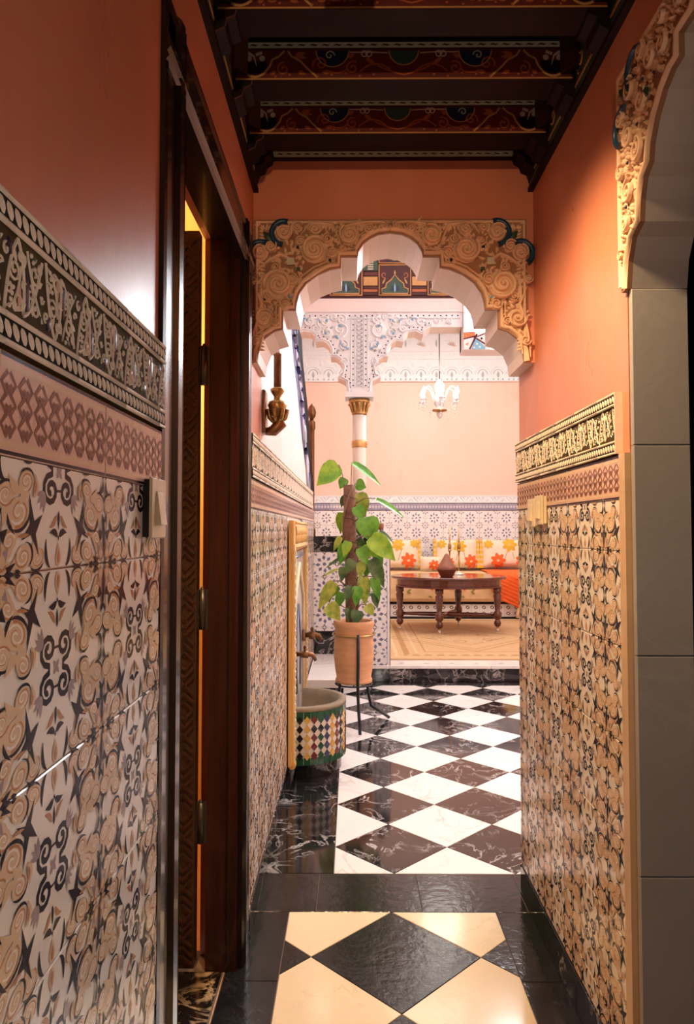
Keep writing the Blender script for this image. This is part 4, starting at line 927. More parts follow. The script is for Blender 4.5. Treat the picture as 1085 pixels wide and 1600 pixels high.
for sx in (1, -1):
    e = [(sx*a, b) for a, b in offset(LB, 0.018)]; m.ridge(e, 0.014, hh, z, s_)
    for p in resample([(sx*a, b) for a, b in offset(LB, 0.036)], 0.035): m.dome(p[0], p[1], 0.006, 0.006, z, 'paint_navy', 6)
    for px, py, r, d in ((25, 540, 9, 1), (30, 515, 13, -1), (55, 503, 12, 1), (28, 500, 9, 1), (50, 520, 9, -1), (78, 503, 9, -1), (96, 503, 8, 1), (24, 565, 7, -1), (120, 501, 6, 1), (140, 501, 6, -1), (40, 496, 7, 1), (68, 514, 8, 1)):
        p = at(562+px, py, YC); swirl(m, sx*(p.x-ccx), p.z, r*YC/F, z, s_, d*sx, 50*r, 0.02, 1.5)
    for px, py, a in ((29, 512, 60), (38, 524, 230), (54, 503, 150), (28, 542, 80), (80, 500, 20), (24, 543, 200), (50, 517, 300), (62, 505, 70)):
        p = at(562+px, py, YC); x_, y_ = sx*(p.x-ccx), p.z
        m.petal((x_, y_), (x_+sx*0.045*math.cos(R(a)), y_+0.045*math.sin(R(a))), 0.026, 0.01, z+0.012, 'paint_sky')
        m.petal((x_, y_), (x_+sx*0.035*math.cos(R(a+80)), y_+0.035*math.sin(R(a+80))), 0.02, 0.01, z+0.010, 'paint_sage' if px > 40 else 'stucco_grey')
    rnd = random.Random(9)
    for _ in range(90):
        px = rnd.uniform(22, 150); py = rnd.uniform(494, 585)
        lim = 611
        for (a0, b0), (a1, b1) in zip(lobes, lobes[1:]):
            if min(a0, a1) <= px <= max(a0, a1): lim = min(lim, b0, b1)
        if px > 112: lim = 511
        if py > lim-7: continue
        p = at(562+px, py, YC); a = rnd.uniform(0, 6.28); m.petal((sx*(p.x-ccx), p.z), (sx*(p.x-ccx)+0.045*math.cos(a), p.z+0.045*math.sin(a)), 0.02, 0.012, z, s_ if rnd.random() > 0.3 else 'stucco_grey', 4)
    u = sx*0.066; m.ridge([(u, LB[0][1]+0.03), (u, ZT-0.03)], 0.008, 0.012, z, s_); u = sx*0.036; m.ridge([(u, LB[0][1]+0.03), (u, ZT-0.03)], 0.006, 0.012, z, s_)
    for k in range(13): m.dome(sx*0.051, LB[0][1]+0.05+k*0.045, 0.006, 0.005, z, 'paint_navy', 6)
for k in range(17):
    y = LB[0][1]+0.04+k*0.034
    for s in (1, -1): m.ridge([(-s*0.024, y), (s*0.024, y+0.03)], 0.008, 0.012, z, 'stucco_grey' if s > 0 else s_)
m.ridge([(-1.0, ZT-0.05), (AXR-0.02, ZT-0.05)], 0.010, 0.012, z, s_)
for k in range(42): m.dome(-1.0+k*0.046, ZT-0.026, 0.007, 0.005, z, 'paint_navy', 6)
m.build('stucco_panel', wc, Matrix.Translation((0, 0, 0.2)))
m = MB(); m.box(-0.115, 0.115, -0.045, 0.0, -0.012, 0.212, 'stucco_white'); m.build('impost_block', wc, Matrix.Translation((0, LB[0][1]+0.002, 0)))
m = MB(); m.box(-1.42, at(723, 467, YC).x, YC-0.015, YC+0.2, ZT, ZB, 'white_plaster'); struct(m.build('trim_2'), 'plain white beam above the carved arcade', 'trim')
wx0 = at(723, 487, YC).x+0.002
m = MB(); m.box(wx0, wx0+0.012, YC-0.03, YC+0.17, 2.655, 4.0, 'white_plaster'); m.box(wx0, 2.99, YC-0.03, YC+0.17, 2.640, 2.655, 'white_plaster'); m.box(wx0, 2.99, YC+0.10, YC+0.17, 2.655, 4.0, 'white_plaster'); wn = struct(m.build('window_3'), 'bright white daylit window above the salon opening', 'window')
for i in range(4):
    x0 = wx0+0.014+i*0.52; m = MB(); m.box(x0, x0+0.50, YC+0.0, YC+0.01, 2.66, 3.98, 'day_pane'); m.build('pane', wn)
    m = MB(); m.box(x0+0.501, x0+0.519, YC-0.02, YC+0.03, 2.656, 3.99, 'white_plaster'); m.build('mullion', wn)
# painted wooden fascia
fw = MB(); fw.box(-1.42, at(723, 467, YC).x, YC-0.02, YC+0.2, ZB+0.002, 4.0, 'paint_maroon'); fas = struct(fw.build('wall_fascia'), 'painted maroon wooden fascia with ogee panels above arcade')
fx = (at(592, 440, YC).x+at(642, 440, YC).x)/2; pw = 0.255; per = 0.393; z0 = at(600, 463, YC).z; ph = at(600, 416, YC).z-z0
for k in range(-3, 3):
    m = MB(); z = 0.0
    m.box(-pw/2, pw/2, 0, ph, 0, 0.010, 'paint_maroon')
    m.ridge([(-pw/2, 0), (pw/2, 0), (pw/2, ph), (-pw/2, ph)], 0.012, 0.008, 0.009, 'paint_gold', closed=True)
    og = [(-0.105, 0.012), (-0.105, 0.05), (-0.075, 0.062), (-0.068, 0.095), (-0.03, 0.125), (0.0, 0.165), (0.03, 0.125), (0.068, 0.095), (0.075, 0.062), (0.105, 0.05), (0.105, 0.012)]
    m.prism(og, 0.010, 0.013, 'paint_leafgreen'); m.ridge(og, 0.010, 0.006, 0.012, 'paint_gold', closed=True)
    for a in range(0, 181, 45): m.leaf2((0, 0.045), (0.045*math.cos(R(a)), 0.045+0.04*math.sin(R(a))), 0.022, 0.0136, 'paint_navy')
    m.leaf2((0, 0.02), (0, 0.10), 0.016, 0.0140, 'paint_sky')
    for sx in (1, -1):
        m.ribbon([(sx*a, b) for a, b in spiral(0.085, 0.165, 0.026, 1.1, 250, 1, 12)], 0.010, 0.0106, 'paint_orange', 1); m.leaf2((sx*0.1, 0.09), (sx*0.075, 0.14), 0.014, 0.0106, 'paint_gold')
    m.leaf2((0, 0.165), (0, 0.205), 0.014, 0.0106, 'paint_gold')
    m.box(-pw/2, pw/2, ph+0.015, ph+0.24, 0, 0.010, 'paint_maroon'); m.ridge([(-pw/2, ph+0.015), (pw/2, ph+0.015), (pw/2, ph+0.24), (-pw/2, ph+0.24)], 0.010, 0.008, 0.009, 'paint_gold', closed=True)
    m.ridge(arc(0, ph+0.10, 0.06, 180, 360, 12), 0.010, 0.005, 0.010, 'paint_ivory'); m.leaf2((0, ph+0.03), (0, ph+0.12), 0.03, 0.0108, 'paint_ivory')
    m.build('painted_panel', fas, FF(fx+k*per, z0, YC-0.02))
    m = MB(); q = per-pw-0.024
    for i, (a, b, mt) in enumerate(((0.0, 0.022, 'paint_maroon'), (0.026, 0.048, 'paint_orange'), (0.052, 0.070, 'paint_maroon'), (0.078, 0.150, 'paint_gold'), (0.158, 0.185, 'beam_red'), (0.20, 0.30, 'paint_leafgreen'), (0.32, 0.42, 'beam_red'))): m.box(-q/2, q/2, a, b, 0, 0.012, mt)
    for i in range(5): m.box(-q*0.2, q*0.2, 0.207+0.018*i, 0.217+0.018*i, 0.012, 0.014, 'paint_ivory')
    m.build('painted_block', fas, FF(fx+(k+0.5)*per, z0, YC-0.02))
# coloured panel under the white block
p0 = at(725, 546, YC-0.04); p1 = at(760, 519, YC-0.04); wd, ht = p1.x-p0.x+0.03, p1.z-p0.z+0.002
m = MB(); m.box(0, wd, 0, ht, 0, 0.012, 'tile_white')
m.prism([(0, ht*0.60), (wd*0.42, ht*0.74), (wd*0.42, ht), (0, ht*0.95)], 0.012, 0.016, 'stain_orange')
for k in range(4): m.dome(wd*(0.07+0.09*k), ht*(0.76+0.03*k), 0.008, 0.004, 0.016, 'paint_gold', 6)
m.prism([(wd*0.30, 0.0), (wd*0.45, ht*0.62), (wd*0.82, ht*0.12), (wd*0.80, 0)], 0.012, 0.016, 'stain_blue')
for a in ((0.38, 0.1), (0.5, 0.3), (0.6, 0.12)): m.dome(wd*a[0], ht*a[1], 0.009, 0.004, 0.016, 'tile_white', 6)
for a, b, t_ in (((0, 0.60), (0.5, 0.78), 0.012), ((0.22, 0), (0.50, 0.85), 0.014), ((0.38, 0.72), (0.95, 0.18), 0.012), ((0.42, 0.68), (0.9, 0.95), 0.010), ((0.0, 0.95), (0.42, 1.0), 0.008)):
    m.ridge([(wd*a[0], ht*a[1]), (wd*b[0], ht*b[1])], t_, 0.008, 0.012, 'stain_lead')
m.dome(wd*0.68, ht*0.62, 0.010, 0.004, 0.012, 'zel_black', 6); m.flat([(wd*0.05, ht*0.3), (wd*0.15, ht*0.2), (wd*0.2, ht*0.4)], 0.0124, 'stain_orange')
o = m.build('painted_star_panel', None, FF(p0.x, p0.z, YC-0.032)); tag(o, 'small orange and blue geometric panel under the white block right of the arcade', 'panel')

# ---------------------------------------------------------------- parapet, bench and stair rail
PRX = at(608, 840, YC).x; PZ1, PZ0 = 1.150, 1.028
m = MB(); m.box(XL, PRX, YC, YC+0.22, 0, PZ1-0.02, 'tile_white'); wp = struct(m.build('wall_parapet'), 'tiled half wall under the column with black marble cap')
course(wp, 'tile', T_BIG, 0.2, 0.2, lambda u, v: FF(u, v, YC), XL, PRX-0.014, 0.130, PZ0, PRX-0.014-0.6, PZ0-1.0)
m = MB(); m.cham([(XL, YC-0.016), (PRX+0.004, YC-0.016), (PRX+0.004, YC+0.225), (XL, YC+0.225)], 0, PZ1-PZ0, 0.004, 'black_marble'); m.build('cap_slab', wp, Matrix.Translation((0, 0, PZ0)))
m = MB(); m.box(PRX-0.013, PRX+0.004, YC-0.008, YC+0.22, 0.13, PZ0, 'tile_white'); m.box(PRX+0.0042, PRX+0.010, YC, YC+0.22, 0.13, PZ0, 'zel_black'); m.build('corner_trim', wp)
m = MB(); m.cham([(XL+0.012, 0.222), (-0.045, 0.222), (-0.045, 0.40), (XL+0.012, 0.40)], 0, 0.016, 0.002, 'black_marble'); m.build('skirting_tile', wp, FF(0, 0, YC))
b_ = empty('marble_bench', (-0.175, 5.25, 0)); tag(b_, 'low white marble ledge on a black base beside the half wall', 'bench')
bm0 = Matrix.Translation((0.175, -5.25, 0))
m = MB(); m.cham([(XL+0.014, 4.76), (-0.040, 4.76), (-0.040, YC-0.02), (XL+0.014, YC-0.02)], 0.165, 0.219, 0.004, 'white_marble'); m.build('seat_slab', b_, bm0)
m = MB(); m.box(XL+0.02, -0.075, 4.80, YC-0.02, 0.001, 0.165, 'black_marble'); m.build('base', b_, bm0)
# wall socket
s_ = empty('wall_socket', (at(574, 876, YC).x, YC-0.007, at(574, 876, YC).z)); tag(s_, 'brown double wall socket with two pale round sockets on the half wall', 'socket')
m = MB(); m.cham([(-0.082, -0.04), (0.082, -0.04), (0.082, 0.045), (-0.082, 0.045)], 0, 0.012, 0.004, 'clay_lid'); m.build('frame', s_, frame((0, 0, 0), (1, 0, 0), (0, 0, 1)))
for sx in (-1, 1):
    m = MB(); m.lathe([(0.0, 0.014), (0.022, 0.014), (0.028, 0.018), (0.030, 0.012)][::-1], 'tile_white', 16); m.build('socket_insert', s_, frame((sx*0.038, 0, 0.004), (1, 0, 0), (0, 0, 1)))
# sloping stair rail at the end of the left wall
rc = [atx(a, b, XL-0.002) for a, b in ((487, 772), (481, 705), (476.5, 640), (472, 599), (467.5, 557), (465.5, 520))]
rail = empty('stair_rail', (XL-0.03, rc[0].y, rc[0].z)); tag(rail, 'black sloping stair rail with blue and white ironwork at the left wall end', 'railing')
off = Matrix.Translation(-Vector(rail.location))
m = MB()
lo = [(p.y-0.38*(p.y/5.0), p.z) for p in rc]; hi = [(p.y+0.17*(p.y/5.0), p.z) for p in rc]
m.prism(hi+lo[::-1], XL-0.07, XL+0.012, 'rail_black')
m.v = [(z, x, y) for x, y, z in m.v]; m.build('handrail', rail, off)
m = MB()
for i in range(5):
    for k in range(3):
        t0 = (k+0.2)/3; p = rc[i].lerp(rc[i+1], t0); q = rc[i].lerp(rc[i+1], min(1, t0+0.45)); wob = 0.10*(1+0.3*((i*3+k) % 3))
        m.tube([(XL+0.004, p.y-0.36*(p.y/5), p.z), (XL+0.012, p.y-0.42-wob, (p.z+q.z)/2), (XL+0.004, q.y-0.36*(q.y/5), q.z)], 0.012, 'rail_pale' if (i+k) % 2 else 'rail_blue', 6)
    p, q = rc[i], rc[i+1]
    b = m.add([(XL+0.003, p.y-0.34, p.z), (XL+0.003, p.y-0.34-0.36*math.sin(PI*(i+0.35)/5.6), p.z), (XL+0.003, q.y-0.34-0.36*math.sin(PI*(i+1.35)/5.6), q.z), (XL+0.003, q.y-0.34, q.z)]); m.face([b, b+1, b+2, b+3], 'rail_blue')
    m.tube([(XL+0.006, p.y-0.46, p.z), (XL+0.006, q.y-0.46, q.z)], 0.010, 'rail_pale', 6); m.tube([(XL+0.006, p.y-0.58, p.z+0.01), (XL+0.006, q.y-0.42, q.z)], 0.007, 'rail_pale', 6)
m.build('ironwork', rail, off)
np_ = atx(484.5, 632, XL+0.0); nr = at(484, 620, YC-0.02)
post = empty('newel_post', (nr.x+0.012, YC+0.10, PZ1)); tag(post, 'slender brown wooden post with ball finial at the wall end', 'post')
m = MB(); m.lathe([(0.032, 0.0), (0.032, 0.05), (0.022, 0.07), (0.022, 0.86), (0.030, 0.88), (0.030, 0.93), (0.016, 0.955)], 'old_brass', 12); m.build('shaft', post)
m = MB(); m.lathe([(0.012, 0.95), (0.030, 0.975), (0.036, 1.01), (0.028, 1.05), (0.008, 1.075), (0, 1.085)], 'old_brass', 14); m.build('finial', post)

# ---------------------------------------------------------------- column
c_ = empty('column', (ccx, YC+0.10, PZ1)); tag(c_, 'slim ivory column with gilded capital and ring on half wall', 'column'); CT = LB[0][1]-0.046-PZ1
m = MB(); m.lathe([(0.085, 0), (0.085, 0.03), (0.07, 0.05), (0.075, 0.065), (0.060, 0.085)], 'column_ivory', 20); m.build('base', c_)
m = MB(); m.lathe([(0.058, 0.085), (0.057, 0.5), (0.055, CT-0.12)], 'column_ivory', 24); m.build('shaft', c_)
rz_ = at(563, 692, YC).z-PZ1
m = MB(); m.lathe([(0.058, rz_-0.03), (0.066, rz_-0.022), (0.060, rz_-0.010), (0.068, rz_), (0.060, rz_+0.012), (0.066, rz_+0.022), (0.057, rz_+0.03)], 'gold', 24); m.build('ring', c_)
m = MB(); m.lathe([(0.056, CT-0.13), (0.064, CT-0.12), (0.058, CT-0.11), (0.064, CT-0.07), (0.080, CT-0.035), (0.086, CT-0.03), (0.086, CT-0.002)], 'brass', 24)
for k in range(12):
    a = 2*PI*k/12; m.tube([(0.060*math.cos(a), 0.060*math.sin(a), CT-0.105), (0.074*math.cos(a), 0.074*math.sin(a), CT-0.06), (0.090*math.cos(a), 0.090*math.sin(a), CT-0.04)], 0.008, 'gold', 6)
m.build('capital', c_)
cp = at(595, 828, YC+0.08)
o = MB(); o.lathe([(0.020, 0), (0.018, 0.006), (0.004, 0.012), (0.004, 0.045), (0.020, 0.055), (0.026, 0.075), (0.026, 0.10), (0.022, 0.104)], 'clay_lid', 14); o.tube([(0, 0, 0.10), (0, 0, 0.14)], 0.002, 'zel_black', 6)
g_ = o.build('candle_cup', None, Matrix.Translation((cp.x, YC+0.08, PZ1))); tag(g_, 'small brown goblet candle cup standing on black marble cap', 'candle cup')

# ---------------------------------------------------------------- wall fountain and mosaic basin
ft = empty('wall_fountain', (XL+0.012, 3.89, 0.09)); tag(ft, 'yellow carved wooden wall fountain panel with two brass taps', 'fountain')
fo = Matrix.Translation((-(XL+0.012), -3.89, -0.09)); FX = -0.268
m = MB(); m.box(XL+0.012, -0.290, FY0+0.06, FY1-0.06, 0.10, 1.14, 'mirror_grey'); m.build('back_panel', ft, fo)
for a, b in ((FY0, FY0+0.065), (FY1-0.065, FY1)):
    m = MB(); m.box(XL+0.012, FX-0.006, a, b, 0.095, 1.245, 'yellow_wood'); m.box(FX-0.006, FX, a+0.008, b-0.008, 0.11, 1.13, 'cream_wood')
    for k in range(26):
        z = 0.13+k*0.038; m.box(FX, FX+0.004, a+0.018, b-0.018, z, z+0.022, 'cream_wood')
    m.tube([(FX-0.012, (a+b)/2-0.026, 0.098), (FX-0.012, (a+b)/2+0.026, 0.098)], 0.018, 'yellow_wood', 10)
    m.build('stile', ft, fo)
m = MB(); m.box(XL+0.012, FX-0.004, FY0+0.066, FY1-0.066, 1.10, 1.245, 'cream_wood')
n_ = 8; w_ = (FY1-FY0-0.16)/n_
for k in range(n_):
    y = FY0+0.08+w_*(k+0.5)
    for s in (1, -1):
        m.tube([(FX-0.003, y-s*w_*0.45, 1.135), (FX-0.001, y, 1.175), (FX-0.003, y+s*w_*0.45, 1.215)], 0.006, 'yellow_wood', 6)
    m.tube([(FX-0.004, y, 1.18), (FX+0.002, y, 1.18)], 0.012, 'yellow_wood', 8)
for z in (1.115, 1.235): m.tube([(FX-0.004, FY0+0.07, z), (FX-0.004, FY1-0.07, z)], 0.007, 'yellow_wood', 6)
for k in range(20): m.tube([(FX-0.004, FY0+0.09+k*0.042, 1.096), (FX-0.004, FY0+0.09+k*0.042, 1.106)], 0.009, 'old_brass', 6)
m.build('header', ft, fo)
m = MB()
yc = 3.89
for s in (1, -1):
    m.tube([(-0.286, yc+s*0.36, 0.12), (-0.286, yc+s*0.36, 0.72), (-0.286, yc+s*0.33, 0.82), (-0.286, yc+s*0.20, 0.90), (-0.286, yc, 1.02)], 0.013, 'cream_wood', 6)
    m.tube([(-0.286, yc+s*0.12, 0.35), (-0.286, yc+s*0.16, 0.60), (-0.286, yc, 0.80)], 0.006, 'tile_bluegrey', 6)
m.tube([(-0.286, FY0+0.08, 1.06), (-0.286, FY1-0.08, 1.06)], 0.008, 'tile_bluegrey', 6); m.build('pointed_moulding', ft, fo)
for y, s in ((3.585, 0.85), (4.235, 1.15)):
    m = MB(); z = 0.585
    m.tube([(-0.292, y, z), (-0.272, y, z)], 0.030*s, 'old_brass', 10); m.tube([(-0.28, y, z), (-0.23, y, z+0.003), (-0.195, y, z-0.002), (-0.178, y, z-0.03)], [0.012*s, 0.016*s, 0.013*s, 0.010*s], 'old_brass', 10)
    m.tube([(-0.232, y, z+0.01), (-0.232, y, z+0.035)], 0.008*s, 'old_brass', 8); m.tube([(-0.232, y-0.028*s, z+0.038), (-0.232, y+0.028*s, z+0.038)], 0.009*s, 'old_brass', 8); m.tube([(-0.25, y, z), (-0.215, y, z)], [0.020*s, 0.022*s], 'old_brass', 10)
    m.build('tap', ft, fo)
BY, BRr = 3.735, 0.235; bs = empty('mosaic_basin', (FX, BY, 0)); tag(bs, 'half round fountain basin covered in green and multicoloured diamond mosaic', 'basin')
m = MB(); A0, A1 = -PI/2, PI/2
m.lathe([(BRr-0.05, 0.01), (BRr-0.05, 0.065), (BRr-0.008, 0.066), (BRr-0.008, 0.32), (BRr+0.004, 0.322), (BRr+0.004, 0.340), (BRr-0.030, 0.342), (BRr-0.040, 0.30), (BRr-0.05, 0.18), (0.0, 0.16)], 'cement', 28, (0, 0), A0, A1)
m.build('bowl', bs)
m = MB(); m.lathe([(0, 0.002), (BRr-0.02, 0.002), (BRr-0.02, 0.064), (0, 0.064)], 'black_marble', 28, (0, 0), A0, A1, False); m.build('plinth', bs)
m = MB(); m.lathe([(BRr-0.004, 0.07), (BRr-0.001, 0.075), (BRr-0.001, 0.30), (BRr-0.004, 0.322)], 'zel_white', 40, (0, 0), A0, A1); m.build('mortar', bs)
def curved_piece(poly, mat):
    m = MB(); b = len(m.v); n = len(poly)
    for rr in (BRr-0.002, BRr+0.0035):
        for u, v in poly: a = u/BRr; m.v.append((rr*math.cos(a), rr*math.sin(a), v))
    m.face(range(b+n, b+2*n), mat)
    for i in range(n): m.face((b+i, b+(i+1) % n, b+n+(i+1) % n, b+n+i), mat)
    return m.mesh('mosaic_tile')
nc = 21; cw = PI*BRr/nc; seq = ['zel_black', 'zel_yellow', 'zel_red', 'zel_green', 'zel_blue', 'zel_yellow', 'zel_red']
pc = {q: curved_piece([(-cw*0.46, 0), (0, -0.0205), (cw*0.46, 0), (0, 0.0205)], q) for q in set(seq)}
for i in range(nc):
    q = seq[i % len(seq)]
    for k in range(5):
        mt = q
        if q == 'zel_green' and (i*3+k) % 4 == 0: mt = 'zel_black'
        if q == 'zel_red' and (i+k) % 5 == 0: mt = 'zel_black'
        obj('mosaic_tile', pc[mt], bs, Matrix.Rotation(-PI/2+(i+0.5)*PI/nc, 4, 'Z') @ Matrix.Translation((0, 0, 0.112+0.0425*k)))
gp_ = curved_piece([(-cw*0.46, -0.017), (cw*0.46, -0.017), (cw*0.46, 0.017), (-cw*0.46, 0.017)], 'zel_green'); hp = curved_piece([(-cw*0.42, 0), (cw*0.42, 0), (0, 0.017)], 'zel_green')
for i in range(nc):
    for z in (0.0855, 0.304): obj('mosaic_tile', gp_, bs, Matrix.Rotation(-PI/2+(i+0.5)*PI/nc, 4, 'Z') @ Matrix.Translation((0, 0, z)))

# ---------------------------------------------------------------- plant stand and potted pothos
PXc, PYc = 0.012, 4.42
st = empty('plant_stand', (PXc, PYc, 0)); tag(st, 'black iron tripod plant stand with brass ring around clay pot', 'plant stand')
m = MB(); rz = 0.566; m.tube([(0.128*math.cos(a), 0.128*math.sin(a), rz) for a in [2*PI*i/28 for i in range(29)]], 0.0055, 'brass', 6); m.build('ring', st)
m = MB(); m.tube([(0.112*math.cos(a), 0.112*math.sin(a), 0.268) for a in [2*PI*i/24 for i in range(25)]], 0.005, 'black_iron', 6)
for a in (0, PI/2): m.tube([(0.11*math.cos(a), 0.11*math.sin(a), 0.268), (-0.11*math.cos(a), -0.11*math.sin(a), 0.268)], 0.005, 'black_iron', 6)
m.build('lower_ring', st)
for fx_, fy_ in ((0.048, 4.245), (0.237, 4.646), (-0.17, 4.60)):
    dx, dy = fx_-PXc, fy_-PYc; a = math.atan2(dy, dx); r1 = math.hypot(dx, dy); ca, sa = math.cos(a), math.sin(a)
    pr = [(0.128, rz+0.012), (0.128, 0.40), (0.118, 0.285), (0.125, 0.20), (0.15, 0.11), (r1, 0.006)]
    m = MB(); m.tube([(r*ca, r*sa, z) for r, z in pr], 0.0095, 'black_iron', 8); m.build('leg', st)
pp = empty('potted_pothos', (PXc, PYc, 0.274)); tag(pp, 'variegated pothos climbing a coir pole in a terracotta pot', 'potted plant'); bz = -0.274
m = MB(); m.lathe([(0.098, 0.275), (0.112, 0.280), (0.112, 0.298), (0.104, 0.304), (0.114, 0.36), (0.121, 0.43), (0.120, 0.51), (0.114, 0.57), (0.116, 0.60), (0.124, 0.622), (0.124, 0.645), (0.116, 0.650), (0.108, 0.645), (0.104, 0.61), (0.100, 0.60)], 'terracotta', 36, zo=bz); m.build('pot', pp)
m = MB(); m.lathe([(0.104, 0.60), (0.06, 0.615), (0, 0.622)], 'soil', 20, zo=bz)
m.build('soil', pp)
pt = at(546, 758, PYc); pb = at(551, 965, PYc)
L3 = lambda p: (p.x-PXc, p.y-PYc, p.z-0.274)
m = MB(); P0, P1 = Vector(L3(pb)), Vector(L3(pt)); P0.z = 0.30
m.tube([P0.lerp(P1, t) for t in [i/8 for i in range(9)]], [0.040, 0.0405, 0.039, 0.040, 0.038, 0.039, 0.038, 0.038, 0.036], 'coir', 14)
m.build('coir_pole', pp)
m = MB()
for k in range(6):
    c0 = P0.lerp(P1, 0.12+0.16*k); m.tube([(c0.x+0.0405*math.cos(a), c0.y+0.0405*math.sin(a), c0.z+0.012*math.sin(a+k)) for a in [2*PI*i/14 for i in range(15)]], 0.0018, 'zel_black', 5)
m.build('tie_wire', pp)
m = MB()
vine = [P0.lerp(P1, t)+Vector((0.045*math.cos(7*t-1.8), 0.045*math.sin(7*t-1.8), 0)) for t in [i/30 for i in range(31)]]; m.tube(vine, 0.006, 'stem', 6); m.build('vine', pp)
LV = [((530, 726), (494, 756), 29, 'leaf_light', 0.05, 0), ((550, 722), (599, 755), 13, 'leaf_mid', -0.05, 1), ((540, 747), (531, 763), 14, 'leaf_mid', 0, 0), ((556, 756), (573, 761), 17, 'leaf_mid', 0.02, 0), ((558, 770), (571, 806), 25, 'leaf_yellow', 0.04, 0),
      ((587, 779), (636, 806), 10, 'leaf_mid', -0.02, 1), ((537, 800), (532, 832), 18, 'leaf_light', 0.06, 0), ((572, 807), (580, 845), 31, 'leaf_mid', -0.06, 0), ((578, 838), (619, 873), 27, 'leaf_light', -0.09, 0), ((592, 830), (617, 847), 9, 'leaf_dark', 0.02, 1),
      ((580, 872), (601, 916), 19, 'leaf_dark', -0.05, 0), ((583, 901), (594, 937), 13, 'leaf_mid', -0.06, 0), ((568, 900), (571, 945), 17, 'leaf_yellow', -0.05, 0), ((573, 945), (584, 961), 14, 'leaf_yellow', -0.06, 0), ((523, 908), (497, 951), 17, 'leaf_yellow', -0.04, 0), ((520, 908), (514, 941), 11, 'leaf_dark', -0.01, 1),
      ((512, 944), (532, 968), 21, 'leaf_yellow', -0.06, 0), ((539, 849), (531, 882), 15, 'leaf_mid', -0.05, 0), ((537, 870), (507, 886), 6, 'leaf_dark', -0.04, 1), ((529, 889), (502, 900), 5, 'leaf_yellow', -0.05, 1), ((560, 953), (554, 976), 17, 'leaf_dark', -0.08, 0), ((545, 949), (545, 971), 10, 'leaf_dark', -0.06, 0),
      ((557, 843), (572, 862), 15, 'leaf_dark', 0.02, 0), ((537, 885), (534, 908), 12, 'leaf_dark', -0.05, 0), ((566, 877), (562, 903), 13, 'leaf_yellow', -0.05, 0), ((560, 812), (563, 838), 14, 'leaf_dark', 0.03, 0), ((552, 874), (541, 896), 15, 'leaf_dark', -0.07, 0), ((575, 880), (571, 902), 12, 'leaf_mid', -0.02, 0), ((533, 838), (521, 860), 9, 'leaf_yellow', -0.02, 0), ((528, 915), (520, 932), 10, 'leaf_light', 0.03, 0), ((557, 790), (567, 813), 17, 'leaf_mid', -0.05, 0), ((540, 775), (533, 792), 10, 'leaf_dark', 0.03, 0), ((562, 855), (575, 881), 16, 'leaf_mid', -0.07, 0), ((545, 845), (537, 869), 13, 'leaf_light', -0.06, 0), ((586, 860), (598, 886), 14, 'leaf_mid', 0.02, 0), ((560, 915), (556, 946), 15, 'leaf_mid', -0.08, 0), ((535, 925), (526, 950), 13, 'leaf_mid', -0.03, 0), ((585, 925), (590, 950), 11, 'leaf_dark', -0.02, 0), ((548, 915), (541, 940), 13, 'leaf_dark', -0.08, 0), ((566, 855), (590, 868), 13, 'leaf_light', -0.06, 0)]
def heart_leaf(base, tip, wd, mat, edge):
    b, t = Vector(base), Vector(tip); d = t-b; L = d.length; d.normalize()
    side = d.cross(Vector((0, -1, 0.25 if not edge else 1.2))).normalized(); nrm = side.cross(d).normalized()
    m = MB(); N = 8; K = [0.0, 0.62, 0.95, 1.0, 0.92, 0.76, 0.52, 0.25, 0.0]; idx = []
    for i in range(N+1):
        t_ = i/N; c = b+d*(L*(t_ if i else 0.03))-nrm*(0.16*L*(t_-0.35)**2)+Vector((0, 0, -0.06*L*t_*t_)); h = wd/2*K[i]
        row = []
        for s, f in ((-1, 1), (-0.5, 0.62), (0, 0), (0.5, 0.62), (1, 1)):
            back = d*(-0.10*L*abs(s)) if i in (1, 2) else Vector((0, 0, 0))
            row.append(tuple(c+side*(h*s)+nrm*(0.22*h*f+0.05*h*math.sin(5*t_+s))+back))
        idx.append(m.add(row))
    for i in range(N):
        for j in range(4): m.face((idx[i]+j, idx[i]+j+1, idx[i+1]+j+1, idx[i+1]+j), mat, True)
    return m
for (b, t, wd, mt, dy, edge) in LV:
    pb_ = at(b[0], b[1], PYc+dy); ptp = at(t[0], t[1], PYc+dy*1.35)
    base, tip = Vector(L3(pb_)), Vector(L3(ptp))
    lf = heart_leaf(base, tip, wd*1.18*PYc/F, mt, edge).build('leaf', pp)
    zt = min(max(base.z-0.03, P0.z+0.02), P1.z-0.005); tt = (zt-P0.z)/(P1.z-P0.z); ax = P0.lerp(P1, tt); r_ = base-ax; rr = Vector((r_.x, r_.y, 0)); start = ax+(rr.normalized()*0.036 if rr.length > 1e-4 else Vector((0, -0.036, 0)))
    mid = start.lerp(base, 0.5)+Vector((0, 0, 0.018)); m = MB(); m.tube([start, mid, base], 0.0032, 'stem', 6); m.build('petiole', pp)

